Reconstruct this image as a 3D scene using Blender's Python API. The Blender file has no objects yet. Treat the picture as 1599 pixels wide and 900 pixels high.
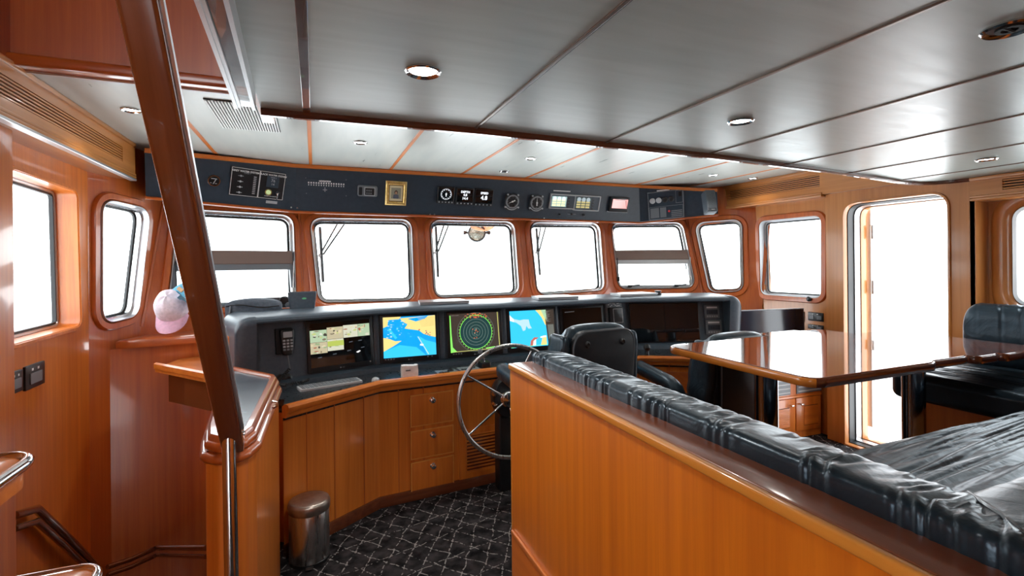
import bpy, bmesh, math, random
from mathutils import Vector, Matrix
from math import pi, sin, cos, radians as R

random.seed(7)
C = bpy.context.scene.collection
sc = bpy.context.scene

# ------------------------------------------------------------------ camera
EYE = Vector((0, 0, 1.5))
FPX, YAW, ROLL, HZ = 762.0, R(22.05), R(.53), 410.0
cx_, sx_ = cos(YAW), sin(YAW)
right0 = Vector((cx_, -sx_, 0)); fwd = Vector((sx_, cx_, 0)); up0 = Vector((0, 0, 1))
camR = right0 * cos(ROLL) - up0 * sin(ROLL)
camU = right0 * sin(ROLL) + up0 * cos(ROLL)
cam = bpy.data.cameras.new('camera'); camo = bpy.data.objects.new('camera', cam); C.objects.link(camo)
m = Matrix.Identity(4)
for i in range(3):
    m[i][0] = camR[i]; m[i][1] = camU[i]; m[i][2] = -fwd[i]; m[i][3] = EYE[i]
camo.matrix_world = m
cam.sensor_width = 36; cam.lens = FPX / 1599 * 36
cam.shift_y = -(450 - HZ) / 1599
cam.clip_start = .02
sc.camera = camo

# ------------------------------------------------------------------ world, light, exposure
w = bpy.data.worlds.new('overcast_sky'); sc.world = w; w.use_nodes = True
w.node_tree.nodes['Background'].inputs[0].default_value = (.93, .97, 1, 1)
w.node_tree.nodes['Background'].inputs[1].default_value = 3.4
sc.view_settings.view_transform = 'Standard'
sc.view_settings.look = 'None'
sc.view_settings.gamma = 1
sc.view_settings.use_curve_mapping = False
sc.view_settings.exposure = 1.12
DOWN_W = 13.0          # watts of each ceiling downlight

# ------------------------------------------------------------------ helpers
def ray(x, y):
    a = (x - 800) / FPX; b = (HZ - y) / FPX
    return (fwd + camR * a + camU * b)

def at(x, y, X=None, Y=None, Z=None):
    """point of a real axis plane seen at a place in the photograph"""
    q = ray(x, y)
    k = X / q.x if X is not None else Y / q.y if Y is not None else (Z - 1.5) / q.z
    return EYE + q * k

class Fr:
    """a plane of the room: origin, U to the right, V up, N towards the room"""
    def __init__(s, o, U, V):
        s.o = Vector(o); s.U = Vector(U).normalized(); V = Vector(V)
        s.N = s.U.cross(V).normalized(); s.V = s.N.cross(s.U).normalized()
    def p(s, u, v, w=0): return s.o + s.U * u + s.V * v + s.N * w
    def px(s, x, y):
        q = ray(x, y); k = (s.o - EYE).dot(s.N) / q.dot(s.N)
        d = EYE + q * k - s.o
        return (d.dot(s.U), d.dot(s.V))
    def up(s, u, v, w=0):  # same plane moved
        return Fr(s.p(u, v, w), s.U, s.V)

def seg(A, B, z=1.2, rake=0.0):
    A = Vector((A[0], A[1], z)); B = Vector((B[0], B[1], z)); U = (B - A).normalized()
    N0 = U.cross(Vector((0, 0, 1)))
    return Fr(A, U, Vector((0, 0, 1)) - N0 * rake)

XY = Fr((0, 0, 0), (1, 0, 0), (0, 1, 0))     # lying, N up

class MB:
    def __init__(s): s.v = []; s.f = []; s.m = []; s.mats = []
    def mi(s, mat):
        if mat not in s.mats: s.mats.append(mat)
        return s.mats.index(mat)
    def add(s, vs, fs, mat=None):
        b = len(s.v); s.v += [Vector(v) for v in vs]; k = s.mi(mat) if mat else 0
        for f in fs: s.f.append([b + i for i in f]); s.m.append(k)
        return s
    def build(s, name, mat=None, parent=None, smooth=False, auto=40):
        me = bpy.data.meshes.new(name)
        me.from_pydata(s.v, [], s.f)
        if s.mats and not (len(s.mats) == 1 and s.mats[0] is None):
            for mt in s.mats: me.materials.append(mt)
            me.polygons.foreach_set('material_index', s.m)
        else: me.materials.append(mat)
        bm = bmesh.new(); bm.from_mesh(me); bmesh.ops.recalc_face_normals(bm, faces=bm.faces)
        if smooth:
            ca = cos(R(auto))
            for f in bm.faces: f.smooth = True
            for e in bm.edges:
                if len(e.link_faces) == 2 and e.link_faces[0].normal.dot(e.link_faces[1].normal) < ca: e.smooth = False
        bm.to_mesh(me); bm.free()
        o = bpy.data.objects.new(name, me); C.objects.link(o)
        if parent: setpar(o, parent)
        return o
    # ---- shapes
    def prism(s, fr, poly, w0, w1, mat=None, bev=0):
        n = len(poly)
        ar = sum(poly[i][0] * poly[(i + 1) % n][1] - poly[(i + 1) % n][0] * poly[i][1] for i in range(n))
        if ar < 0: poly = poly[::-1]
        rings = [(poly, w0)]
        if bev:
            q = offset(poly, -bev)
            rings += [(poly, w1 - bev), (offset(poly, -bev * .3), w1 - bev * .3), (q, w1)]
        else: rings.append((poly, w1))
        vs = []; fs = []
        for P, ww in rings: vs += [fr.p(a, b, ww) for a, b in P]
        for k in range(len(rings) - 1):
            for i in range(n):
                j = (i + 1) % n; fs.append([k * n + i, k * n + j, (k + 1) * n + j, (k + 1) * n + i])
        fs.append(list(range(n))[::-1]); fs.append([(len(rings) - 1) * n + i for i in range(n)])
        return s.add(vs, fs, mat)
    def ring(s, fr, outer, inner, w0, w1, mat=None, bev=0):
        n = len(outer); assert len(inner) == n
        if bev:
            mo = lerp(outer, inner, bev); mi_ = lerp(inner, outer, bev)
            loops = [(outer, w0), (outer, w1 - (w1 - w0) * .45), (mo, w1), (mi_, w1), (inner, w1 - (w1 - w0) * .45), (inner, w0)]
        else: loops = [(outer, w0), (outer, w1), (inner, w1), (inner, w0)]
        vs = []; fs = []
        for P, ww in loops: vs += [fr.p(a, b, ww) for a, b in P]
        L = len(loops)
        for k in range(L):
            k2 = (k + 1) % L
            for i in range(n):
                j = (i + 1) % n; fs.append([k * n + i, k * n + j, k2 * n + j, k2 * n + i])
        return s.add(vs, fs, mat)
    def tube(s, pts, r, n=10, mat=None, closed=False, cap=True):
        pts = [Vector(p) for p in pts]; L = len(pts); vs = []; fs = []
        rr = r if isinstance(r, (list, tuple)) else [r] * L
        prev = None
        for i, p in enumerate(pts):
            if closed: t = pts[(i + 1) % L] - pts[i - 1]
            else: t = pts[min(i + 1, L - 1)] - pts[max(i - 1, 0)]
            t.normalize()
            if prev is None:
                a = Vector((0, 0, 1)) if abs(t.z) < .9 else Vector((1, 0, 0)); prev = (a - t * a.dot(t)).normalized()
            else: prev = (prev - t * prev.dot(t)).normalized()
            b = t.cross(prev)
            for k in range(n):
                an = 2 * pi * k / n; vs.append(p + (prev * cos(an) + b * sin(an)) * rr[i])
        for i in range(L if closed else L - 1):
            i2 = (i + 1) % L
            for k in range(n):
                k2 = (k + 1) % n; fs.append([i * n + k, i * n + k2, i2 * n + k2, i2 * n + k])
        if cap and not closed:
            fs.append(list(range(n))[::-1]); fs.append([(L - 1) * n + k for k in range(n)])
        return s.add(vs, fs, mat)
    def lathe(s, fr, prof, n=24, mat=None, ctr=(0, 0), sq=(1, 1)):
        """prof: (radius, w) about the plane's normal"""
        vs = []; fs = []
        for r, ww in prof:
            for k in range(n):
                a = 2 * pi * k / n; vs.append(fr.p(ctr[0] + r * cos(a) * sq[0], ctr[1] + r * sin(a) * sq[1], ww))
        for i in range(len(prof) - 1):
            for k in range(n):
                k2 = (k + 1) % n; fs.append([i * n + k, i * n + k2, (i + 1) * n + k2, (i + 1) * n + k])
        if prof[0][0] > 1e-6: fs.append(list(range(n))[::-1])
        if prof[-1][0] > 1e-6: fs.append([(len(prof) - 1) * n + k for k in range(n)])
        return s.add(vs, fs, mat)
    def box(s, x0, x1, y0, y1, z0, z1, mat=None, bev=0, segs=3, mtx=None):
        bm = bmesh.new(); bmesh.ops.create_cube(bm, size=1)
        for v in bm.verts:
            v.co = Vector(((x0 + x1) / 2 + v.co.x * (x1 - x0), (y0 + y1) / 2 + v.co.y * (y1 - y0), (z0 + z1) / 2 + v.co.z * (z1 - z0)))
        if bev: bmesh.ops.bevel(bm, geom=bm.edges[:], offset=bev, segments=segs, profile=.5, affect='EDGES')
        bm.verts.ensure_lookup_table()
        vs = [(mtx @ v.co if mtx else v.co.copy()) for v in bm.verts]; fs = [[v.index for v in f.verts] for f in bm.faces]
        bm.free(); return s.add(vs, fs, mat)
    def fbox(s, fr, u0, u1, v0, v1, w0, w1, mat=None, bev=0, segs=2):
        mt = Matrix([[fr.U[i], fr.V[i], fr.N[i], fr.o[i]] for i in range(3)] + [[0, 0, 0, 1]])
        return s.box(u0, u1, v0, v1, w0, w1, mat, bev, segs, mt)
    def sweep(s, pts, prof, upv=(0, 0, 1), closed=False, mat=None, cap=True, flip=1):
        """prof (side, up) swept along pts with mitres; side = to the right of travel"""
        pts = [Vector(p) for p in pts]; L = len(pts); upv = Vector(upv); vs = []; fs = []; n = len(prof)
        for i, p in enumerate(pts):
            a = (pts[i] - pts[i - 1]) if (i or closed) else None
            b = (pts[(i + 1) % L] - pts[i]) if (i < L - 1 or closed) else None
            if a is None: a = b
            if b is None: b = a
            a = a.normalized(); b = b.normalized()
            t = (a + b).normalized(); sd = t.cross(upv).normalized(); k = 1 / max(.4, t.dot(a))
            for q in prof: vs.append(p + sd * q[0] * k * flip + upv * q[1])
        for i in range(L if closed else L - 1):
            i2 = (i + 1) % L
            for k in range(n):
                k2 = (k + 1) % n; fs.append([i * n + k, i * n + k2, i2 * n + k2, i2 * n + k])
        if cap and not closed:
            fs.append(list(range(n))[::-1]); fs.append([(L - 1) * n + k for k in range(n)])
        return s.add(vs, fs, mat)

def lerp(A, B, t): return [(a[0] + (b[0] - a[0]) * t, a[1] + (b[1] - a[1]) * t) for a, b in zip(A, B)]
def offset(P, d):
    n = len(P)
    ar = sum(P[i][0] * P[(i + 1) % n][1] - P[(i + 1) % n][0] * P[i][1] for i in range(n)); sg = 1 if ar > 0 else -1
    out = []
    for i in range(n):
        a = Vector(P[i]) - Vector(P[i - 1]); b = Vector(P[(i + 1) % n]) - Vector(P[i])
        if a.length < 1e-7: a = b
        if b.length < 1e-7: b = a
        a.normalize(); b.normalize()
        na = Vector((a.y, -a.x)); nb = Vector((b.y, -b.x)); nn = na + nb
        nn.normalize() if nn.length > 1e-6 else None
        k = 1 / max(.5, nn.dot(na)); out.append((P[i][0] + nn.x * d * k * sg, P[i][1] + nn.y * d * k * sg))
    return out
def rounded(P, r, n=6):
    out = []; L = len(P); rs = r if isinstance(r, (list, tuple)) else [r] * L
    for i in range(L):
        p = Vector(P[i]); a = Vector(P[i - 1]) - p; b = Vector(P[(i + 1) % L]) - p
        la, lb = a.length, b.length; a.normalize(); b.normalize()
        an = a.angle(b); d = min(rs[i] / math.tan(an / 2), la * .48, lb * .48)
        if rs[i] <= 0: out += [tuple(p)] ; continue
        p0, p1 = p + a * d, p + b * d
        for k in range(n + 1):
            t = k / n; q = p0 * (1 - t) ** 2 + p * 2 * t * (1 - t) + p1 * t * t
            # push towards a circle
            out.append((q.x, q.y))
    return out
def rect(u0, u1, v0, v1): return [(u0, v0), (u1, v0), (u1, v1), (u0, v1)]
def rrect(u0, u1, v0, v1, r, n=5): return rounded(rect(u0, u1, v0, v1), r, n)
def circ(u, v, r, n=20, ry=None): return [(u + r * cos(2 * pi * k / n), v + (ry or r) * sin(2 * pi * k / n)) for k in range(n)]

ROOTS = {}
def setpar(o, parent):
    o.parent = parent
    wm = parent
    T = Matrix.Identity(4)
    while wm is not None:
        T = (Matrix.Translation(wm.location) @ wm.rotation_euler.to_matrix().to_4x4() @ Matrix.Identity(4)) if wm.type == 'EMPTY' else T
        if wm.type == 'EMPTY': break
        wm = wm.parent
    # parts of parts: the middle part has identity world transform apart from the thing's own
    o.matrix_parent_inverse = Matrix.Identity(4) if parent.type != 'EMPTY' else T.inverted()

def thing(name, label, cat, loc=(0, 0, 0), group=None):
    o = bpy.data.objects.new(name, None); C.objects.link(o); o.location = loc
    o.empty_display_size = .05
    o['label'] = label; o['category'] = cat
    if group: o['group'] = group
    return o
def tag(o, label, cat, group=None, kind=None):
    o['label'] = label; o['category'] = cat
    if group: o['group'] = group
    if kind: o['kind'] = kind
    return o
def struct(o, kind='structure'):
    o['kind'] = kind; return o
def copy_tree(o, parent=None):
    c = o.copy(); C.objects.link(c)
    if parent is not None: c.parent = parent
    for ch in list(o.children): copy_tree(ch, c)
    return c

def holed(name, fr, outer, holes, w0, w1, mat, parent=None):
    cu = bpy.data.curves.new(name, 'CURVE'); cu.dimensions = '2D'; cu.fill_mode = 'BOTH'; cu.extrude = (w1 - w0) / 2
    for P in [outer] + holes:
        sp = cu.splines.new('POLY'); sp.points.add(len(P) - 1); sp.use_cyclic_u = True
        for i, (a, b) in enumerate(P): sp.points[i].co = (a, b, 0, 1)
    ob = bpy.data.objects.new(name + '_t', cu); C.objects.link(ob)
    dg = bpy.context.evaluated_depsgraph_get(); me = bpy.data.meshes.new_from_object(ob.evaluated_get(dg))
    bpy.data.objects.remove(ob); bpy.data.curves.remove(cu)
    mid = (w0 + w1) / 2
    for v in me.vertices: v.co = fr.p(v.co.x, v.co.y, v.co.z + mid)
    me.materials.clear(); me.materials.append(mat); me.name = name
    o = bpy.data.objects.new(name, me); C.objects.link(o)
    if parent: setpar(o, parent)
    return o
def text_mesh(mb, fr, s, size, u, v, w, mat, align='CENTER', thick=.0006, sx=1, bold=0):
    cu = bpy.data.curves.new('t', 'FONT'); cu.body = s; cu.size = size; cu.align_x = align; cu.align_y = 'CENTER'; cu.extrude = thick / 2
    cu.resolution_u = 2
    if bold: cu.offset = bold
    ob = bpy.data.objects.new('t', cu); C.objects.link(ob)
    dg = bpy.context.evaluated_depsgraph_get(); me = bpy.data.meshes.new_from_object(ob.evaluated_get(dg))
    vs = [fr.p(u + p.co.x * sx, v + p.co.y, w + p.co.z) for p in me.vertices]; fs = [list(p.vertices) for p in me.polygons]
    bpy.data.objects.remove(ob); bpy.data.curves.remove(cu); bpy.data.meshes.remove(me)
    mb.add(vs, fs, mat)

# ------------------------------------------------------------------ materials
MATS = {}
def base_mat(name, col, rough=.5, metal=0, coat=0, coatr=.08, spec=.5):
    m = bpy.data.materials.new(name); m.use_nodes = True; b = m.node_tree.nodes['Principled BSDF']
    b.inputs['Base Color'].default_value = (*col, 1); b.inputs['Roughness'].default_value = rough
    b.inputs['Metallic'].default_value = metal; b.inputs['Coat Weight'].default_value = coat
    b.inputs['Coat Roughness'].default_value = coatr; b.inputs['Specular IOR Level'].default_value = spec
    MATS[name] = m; return m
def nodes(m): return m.node_tree.nodes, m.node_tree.links, m.node_tree.nodes['Principled BSDF']
def wood(name, c0, c1, axis='z', rough=.38, coat=.45, coatr=.1, scale=1.0, bump=.04, rot=None):
    m = base_mat(name, c0, rough, coat=coat, coatr=coatr); N, L, b = nodes(m)
    tc = N.new('ShaderNodeTexCoord'); mp = N.new('ShaderNodeMapping')
    s = {'z': (22, 22, .7), 'x': (.7, 22, 22), 'y': (22, .7, 22)}[axis]
    mp.inputs['Scale'].default_value = [k * scale for k in s]
    nz = N.new('ShaderNodeTexNoise'); nz.inputs['Scale'].default_value = 1.6; nz.inputs['Detail'].default_value = 6; nz.inputs['Roughness'].default_value = .62; nz.inputs['Distortion'].default_value = .25
    mp2 = N.new('ShaderNodeMapping'); mp2.inputs['Scale'].default_value = [k * .11 if k > 1 else k * .35 for k in s]
    nz2 = N.new('ShaderNodeTexNoise'); nz2.inputs['Scale'].default_value = 1.8; nz2.inputs['Detail'].default_value = 2
    mx = N.new('ShaderNodeMath'); mx.operation = 'MULTIPLY_ADD'; mx.inputs[1].default_value = .6
    mm = N.new('ShaderNodeMath'); mm.operation = 'MULTIPLY'; mm.inputs[1].default_value = .4
    cr = N.new('ShaderNodeValToRGB'); e = cr.color_ramp.elements
    e[0].position = .34; e[0].color = (*c1, 1); e[1].position = .68; e[1].color = (*c0, 1)
    L.new(tc.outputs['Object'], mp.inputs[0]); L.new(tc.outputs['Object'], mp2.inputs[0])
    L.new(mp.outputs[0], nz.inputs[0]); L.new(mp2.outputs[0], nz2.inputs[0])
    L.new(nz2.outputs[0], mm.inputs[0]); L.new(nz.outputs[0], mx.inputs[0]); L.new(mm.outputs[0], mx.inputs[2])
    L.new(mx.outputs[0], cr.inputs[0]); L.new(cr.outputs[0], b.inputs['Base Color'])
    bp = N.new('ShaderNodeBump'); bp.inputs['Strength'].default_value = bump; bp.inputs['Distance'].default_value = .01
    if rot: mp.vector_type = mp2.vector_type = 'TEXTURE'; mp.inputs['Rotation'].default_value = mp2.inputs['Rotation'].default_value = rot; mp.inputs['Scale'].default_value = [1 / k for k in mp.inputs['Scale'].default_value]; mp2.inputs['Scale'].default_value = [1 / k for k in mp2.inputs['Scale'].default_value]
    L.new(nz.outputs[0], bp.inputs['Height']); L.new(bp.outputs[0], b.inputs['Normal'])
    return m
def noisy(m, scale=(8, 8, 8), c0=None, c1=None, bump=0, rr=None, detail=4, dist=.01, distort=0):
    N, L, b = nodes(m); tc = N.new('ShaderNodeTexCoord'); mp = N.new('ShaderNodeMapping'); mp.inputs['Scale'].default_value = scale
    nz = N.new('ShaderNodeTexNoise'); nz.inputs['Scale'].default_value = 1; nz.inputs['Detail'].default_value = detail; nz.inputs['Distortion'].default_value = distort
    L.new(tc.outputs['Object'], mp.inputs[0]); L.new(mp.outputs[0], nz.inputs[0])
    if c0:
        cr = N.new('ShaderNodeValToRGB'); e = cr.color_ramp.elements; e[0].position = .3; e[1].position = .7
        e[0].color = (*c0, 1); e[1].color = (*c1, 1); L.new(nz.outputs[0], cr.inputs[0]); L.new(cr.outputs[0], b.inputs['Base Color'])
    if rr:
        mr = N.new('ShaderNodeMapRange'); mr.inputs[3].default_value = rr[0]; mr.inputs[4].default_value = rr[1]
        L.new(nz.outputs[0], mr.inputs[0]); L.new(mr.outputs[0], b.inputs['Roughness'])
    if bump:
        bp = N.new('ShaderNodeBump'); bp.inputs['Strength'].default_value = bump; bp.inputs['Distance'].default_value = dist
        L.new(nz.outputs[0], bp.inputs['Height']); L.new(bp.outputs[0], b.inputs['Normal'])
    return m
def glow(name, col, s=1.0):
    m = base_mat(name, (.02, .02, .02), .12); N, L, b = nodes(m)
    b.inputs['Emission Color'].default_value = (*col, 1); b.inputs['Emission Strength'].default_value = s * (.72 if s < 2 else 1); return m

W0 = (.74, .225, .028); W1 = (.50, .115, .012)
wood_z = wood('teak_upright_grain', W0, W1, 'z')
wood_x = wood('teak_cross_grain', W0, W1, 'x')
wood_y = wood('teak_long_grain', W0, W1, 'y')
light_z = wood('honey_teak_upright', (.60, .245, .065), (.43, .155, .035), 'z', .34, .45, .1)
light_y = wood('honey_teak_long', (.60, .245, .065), (.43, .155, .035), 'y', .34, .45, .1)
golden = wood('golden_bead_teak', (.80, .36, .08), (.62, .24, .04), 'x')
red_x = wood('cherry_cross_grain', (.54, .130, .020), (.33, .058, .010), 'x', .3, .7, .05)
red_y = wood('cherry_long_grain', (.54, .130, .020), (.33, .058, .010), 'y', .3, .7, .05)
red_z = wood('cherry_upright_grain', (.56, .140, .022), (.36, .066, .011), 'z', .32, .6, .06)
dark_y = wood('mahogany_long_grain', (.16, .045, .016), (.075, .018, .008), 'y', .22, 1, .03)
dark_x = wood('mahogany_cross_grain', (.16, .045, .016), (.075, .018, .008), 'x', .22, 1, .03)
table_top_m = wood('polished_table_top', (.20, .055, .018), (.10, .022, .008), 'y', .10, 1, .008, bump=0)
ceil_m = noisy(base_mat('satin_ceiling_panel', (.42, .465, .45), .34, spec=.6), (3, 26, 3), (.42, .515, .49), (.49, .585, .56), .06, (.27, .40), 5, .004, .4)
ceilf_m = noisy(base_mat('pale_ceiling_panel', (.66, .68, .64), .3), (20, 3, 3), (.45, .48, .455), (.52, .54, .505), .03, (.24, .36), 4, .003)
carpet_m = base_mat('carpet_dark', (.02, .02, .022), .95, spec=.1)
fascia_m = noisy(base_mat('blue_black_fascia', (.018, .028, .042), .42), (30, 30, 30), (.020, .034, .052), (.028, .044, .064), .03, (.36, .5))
hood_m = noisy(base_mat('blue_black_hood', (.022, .032, .044), .36), (60, 60, 60), (.052, .074, .098), (.068, .092, .118), .05, (.3, .44), 3, .003)
black_m = base_mat('black_plastic', (.010, .011, .013), .35)
matte_black = base_mat('matte_black', (.008, .008, .009), .7)
deskblk = noisy(base_mat('black_desk_laminate', (.012, .014, .018), .3), (40, 40, 40), (.016, .020, .025), (.026, .030, .036), .02, (.22, .36))
screen_off = base_mat('dark_screen_glass', (.006, .008, .010), .04, spec=.8)
grey_m = base_mat('grey_plastic', (.16, .18, .20), .4)
lgrey_m = base_mat('light_grey_plastic', (.42, .44, .46), .4)
white_m = base_mat('white_paint', (.8, .8, .8), .45)
paper_m = noisy(base_mat('white_paper', (.78, .78, .80), .7), (40, 40, 40), (.70, .71, .74), (.84, .84, .85), .2, None, 3, .004)
print_m = base_mat('white_lettering', (.75, .76, .76), .6)
dim_print = base_mat('grey_lettering', (.28, .30, .32), .6)
chrome = noisy(base_mat('polished_steel', (.72, .72, .73), .12, 1), (30, 30, 30), None, None, .02, (.08, .18))
steel = noisy(base_mat('brushed_steel', (.60, .59, .58), .28, 1), (90, 90, 3), (.52, .51, .50), (.68, .67, .66), .03, (.22, .36))
alu = base_mat('satin_aluminium', (.62, .63, .65), .3, .85)
gasket_m = base_mat('black_rubber', (.010, .011, .013), .5)
gold_m = noisy(base_mat('gilded_frame', (.75, .50, .16), .3, .75), (60, 60, 60), (.62, .38, .09), (.85, .62, .26), .15)
brown_bar = base_mat('taupe_blind', (.20, .145, .12), .5)
leather = None
def make_leather():
    m = base_mat('navy_black_leather', (.012, .02, .03), .34, coat=.12, coatr=.15, spec=.5); N, L, b = nodes(m)
    tc = N.new('ShaderNodeTexCoord')
    n1 = N.new('ShaderNodeTexNoise'); n1.inputs['Scale'].default_value = 9; n1.inputs['Detail'].default_value = 3; n1.inputs['Distortion'].default_value = 1.2
    n2 = N.new('ShaderNodeTexVoronoi'); n2.inputs['Scale'].default_value = 260
    a = N.new('ShaderNodeBump'); a.inputs['Strength'].default_value = .25; a.inputs['Distance'].default_value = .02
    c = N.new('ShaderNodeBump'); c.inputs['Strength'].default_value = .12; c.inputs['Distance'].default_value = .001
    L.new(tc.outputs['Object'], n1.inputs[0]); L.new(tc.outputs['Object'], n2.inputs[0])
    L.new(n1.outputs[0], a.inputs['Height']); L.new(n2.outputs[0], c.inputs['Height']); L.new(a.outputs[0], c.inputs['Normal']); L.new(c.outputs[0], b.inputs['Normal'])
    cr = N.new('ShaderNodeValToRGB'); e = cr.color_ramp.elements; e[0].color = (.008, .015, .023, 1); e[1].color = (.018, .027, .034, 1)
    L.new(n1.outputs[0], cr.inputs[0]); L.new(cr.outputs[0], b.inputs['Base Color'])
    mr = N.new('ShaderNodeMapRange'); mr.inputs[3].default_value = .28; mr.inputs[4].default_value = .40; L.new(n1.outputs[0], mr.inputs[0]); L.new(mr.outputs[0], b.inputs['Roughness'])
    b.inputs['Specular Tint'].default_value = (.62, .82, 1, 1); b.inputs['Coat Tint'].default_value = (.75, .88, 1, 1); return m
leather = make_leather()
piping_m = base_mat('leather_piping', (.10, .12, .14), .35, coat=.3)
def make_glass():
    m = bpy.data.materials.new('window_glass'); m.use_nodes = True; N = m.node_tree.nodes; L = m.node_tree.links; N.clear()
    o = N.new('ShaderNodeOutputMaterial'); t = N.new('ShaderNodeBsdfTransparent'); g = N.new('ShaderNodeBsdfGlossy'); g.inputs['Roughness'].default_value = .01
    t.inputs[0].default_value = (.95, .97, .97, 1)
    mx = N.new('ShaderNodeMixShader'); fz = N.new('ShaderNodeFresnel'); fz.inputs[0].default_value = 1.45; ge = N.new('ShaderNodeNewGeometry'); mr = N.new('ShaderNodeMapRange'); mr.inputs[3].default_value = 1.45; mr.inputs[4].default_value = 1 / 1.45; L.new(ge.outputs['Backfacing'], mr.inputs[0]); L.new(mr.outputs[0], fz.inputs[0])
    L.new(fz.outputs[0], mx.inputs[0]); L.new(t.outputs[0], mx.inputs[1]); L.new(g.outputs[0], mx.inputs[2]); L.new(mx.outputs[0], o.inputs[0]); return m
glass_m = make_glass()
lens_m = glow('lit_lamp_lens', (1, .98, .93), 9)
dull_lens = base_mat('unlit_lamp_lens', (.30, .31, .32), .15, .3)

# carpet: dark pile with a broken, chain-like diamond lattice
def make_carpet():
    N, L, b = nodes(carpet_m)
    tc = N.new('ShaderNodeTexCoord'); nz = N.new('ShaderNodeTexNoise'); nz.inputs['Scale'].default_value = 7; nz.inputs['Detail'].default_value = 3
    add = N.new('ShaderNodeMixRGB'); add.blend_type = 'ADD'; add.inputs[0].default_value = .055
    L.new(tc.outputs['Object'], nz.inputs[0]); L.new(tc.outputs['Object'], add.inputs[1]); L.new(nz.outputs['Color'], add.inputs[2])
    def lines(rot, sp, wd):
        mp = N.new('ShaderNodeMapping'); mp.inputs['Rotation'].default_value = (0, 0, R(rot)); mp.inputs['Scale'].default_value = (1 / sp, 1 / sp, 1)
        L.new(add.outputs[0], mp.inputs[0]); s = N.new('ShaderNodeSeparateXYZ'); L.new(mp.outputs[0], s.inputs[0])
        f = N.new('ShaderNodeMath'); f.operation = 'PINGPONG'; f.inputs[1].default_value = .5; L.new(s.outputs[0], f.inputs[0])
        c = N.new('ShaderNodeMath'); c.operation = 'LESS_THAN'; c.inputs[1].default_value = wd; L.new(f.outputs[0], c.inputs[0]); return c, f
    a, fa = lines(28, .098, .028); c, fc = lines(-42, .098, .028); d, fd = lines(75, .20, .012)
    n2 = N.new('ShaderNodeTexNoise'); n2.inputs['Scale'].default_value = 55; n2.inputs['Detail'].default_value = 2; L.new(tc.outputs['Object'], n2.inputs[0])
    br = N.new('ShaderNodeMath'); br.operation = 'GREATER_THAN'; br.inputs[1].default_value = .49; L.new(n2.outputs[0], br.inputs[0])
    mx = N.new('ShaderNodeMath'); mx.operation = 'MAXIMUM'; L.new(a.outputs[0], mx.inputs[0]); L.new(c.outputs[0], mx.inputs[1])
    mx2 = N.new('ShaderNodeMath'); mx2.operation = 'MAXIMUM'; L.new(mx.outputs[0], mx2.inputs[0]); L.new(d.outputs[0], mx2.inputs[1])
    ml = N.new('ShaderNodeMath'); ml.operation = 'MULTIPLY'; L.new(mx2.outputs[0], ml.inputs[0]); L.new(br.outputs[0], ml.inputs[1])
    # knots where the lines cross
    ad = N.new('ShaderNodeMath'); ad.operation = 'ADD'; L.new(fa.outputs[0], ad.inputs[0]); L.new(fc.outputs[0], ad.inputs[1])
    kn = N.new('ShaderNodeMath'); kn.operation = 'LESS_THAN'; kn.inputs[1].default_value = .085; L.new(ad.outputs[0], kn.inputs[0])
    m3 = N.new('ShaderNodeMath'); m3.operation = 'MAXIMUM'; L.new(kn.outputs[0], m3.inputs[0]); L.new(ml.outputs[0], m3.inputs[1])
    n3 = N.new('ShaderNodeTexNoise'); n3.inputs['Scale'].default_value = 16; n3.inputs['Detail'].default_value = 5; L.new(tc.outputs['Object'], n3.inputs[0])
    cr = N.new('ShaderNodeValToRGB'); e = cr.color_ramp.elements; e[0].position = .35; e[1].position = .7; e[0].color = (.006, .006, .007, 1); e[1].color = (.045, .04, .042, 1)
    L.new(n3.outputs[0], cr.inputs[0])
    mc = N.new('ShaderNodeMixRGB'); mc.inputs[2].default_value = (.27, .255, .245, 1); L.new(m3.outputs[0], mc.inputs[0]); L.new(cr.outputs[0], mc.inputs[1]); L.new(mc.outputs[0], b.inputs['Base Color'])
    bp = N.new('ShaderNodeBump'); bp.inputs['Strength'].default_value = .5; bp.inputs['Distance'].default_value = .004; n4 = N.new('ShaderNodeTexNoise'); n4.inputs['Scale'].default_value = 400
    L.new(tc.outputs['Object'], n4.inputs[0]); L.new(n4.outputs[0], bp.inputs['Height']); L.new(bp.outputs[0], b.inputs['Normal'])
make_carpet()

# ================================================================== SETTING
ZA, ZF = 2.02, 2.265           # lower after ceiling, higher forward ceiling
XL, XR = -1.2, 4.05
PLAT = .38                     # raised dinette floor

# floors
mb = MB(); mb.box(-.40, 4.3, -1.6, 4.4, -.06, 0, bev=0); fl = struct(mb.build('floor', carpet_m))
mb = MB(); mb.box(-1.4, -.40, -1.6, 4.2, -.9, -.84); mb.box(-.44, -.40, -1.6, 4.2, -.9, 0.0); struct(mb.build('floor', dark_x))
mb = MB(); mb.prism(XY, [(.63, -.2), (4.04, -.2), (4.04, 1.76), (1.25, 1.76), (1.25, 1.47), (.63, 1.47)], 0.005, PLAT); struct(mb.build('floor', carpet_m))
mb = MB(); mb.box(1.25, 3.96, 1.76, 1.785, 0.005, PLAT + .004, bev=.004); struct(mb.build('trim_1', wood_x))

# ceiling aft: plate with its curved forward edge
step = [(-.16, 1.82), (.6, 1.80), (1.84, 1.845), (2.7, 1.91), (3.3, 1.98), (3.62, 2.03), (3.80, 2.03), (3.90, 1.98), (3.95, 1.88), (3.96, 1.80)]
mb = MB(); mb.prism(XY, step + [(4.3, 1.80), (4.3, -1.6), (-.16, -1.6)], ZA, ZF + .12); struct(mb.build('ceiling', ceil_m))
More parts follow.
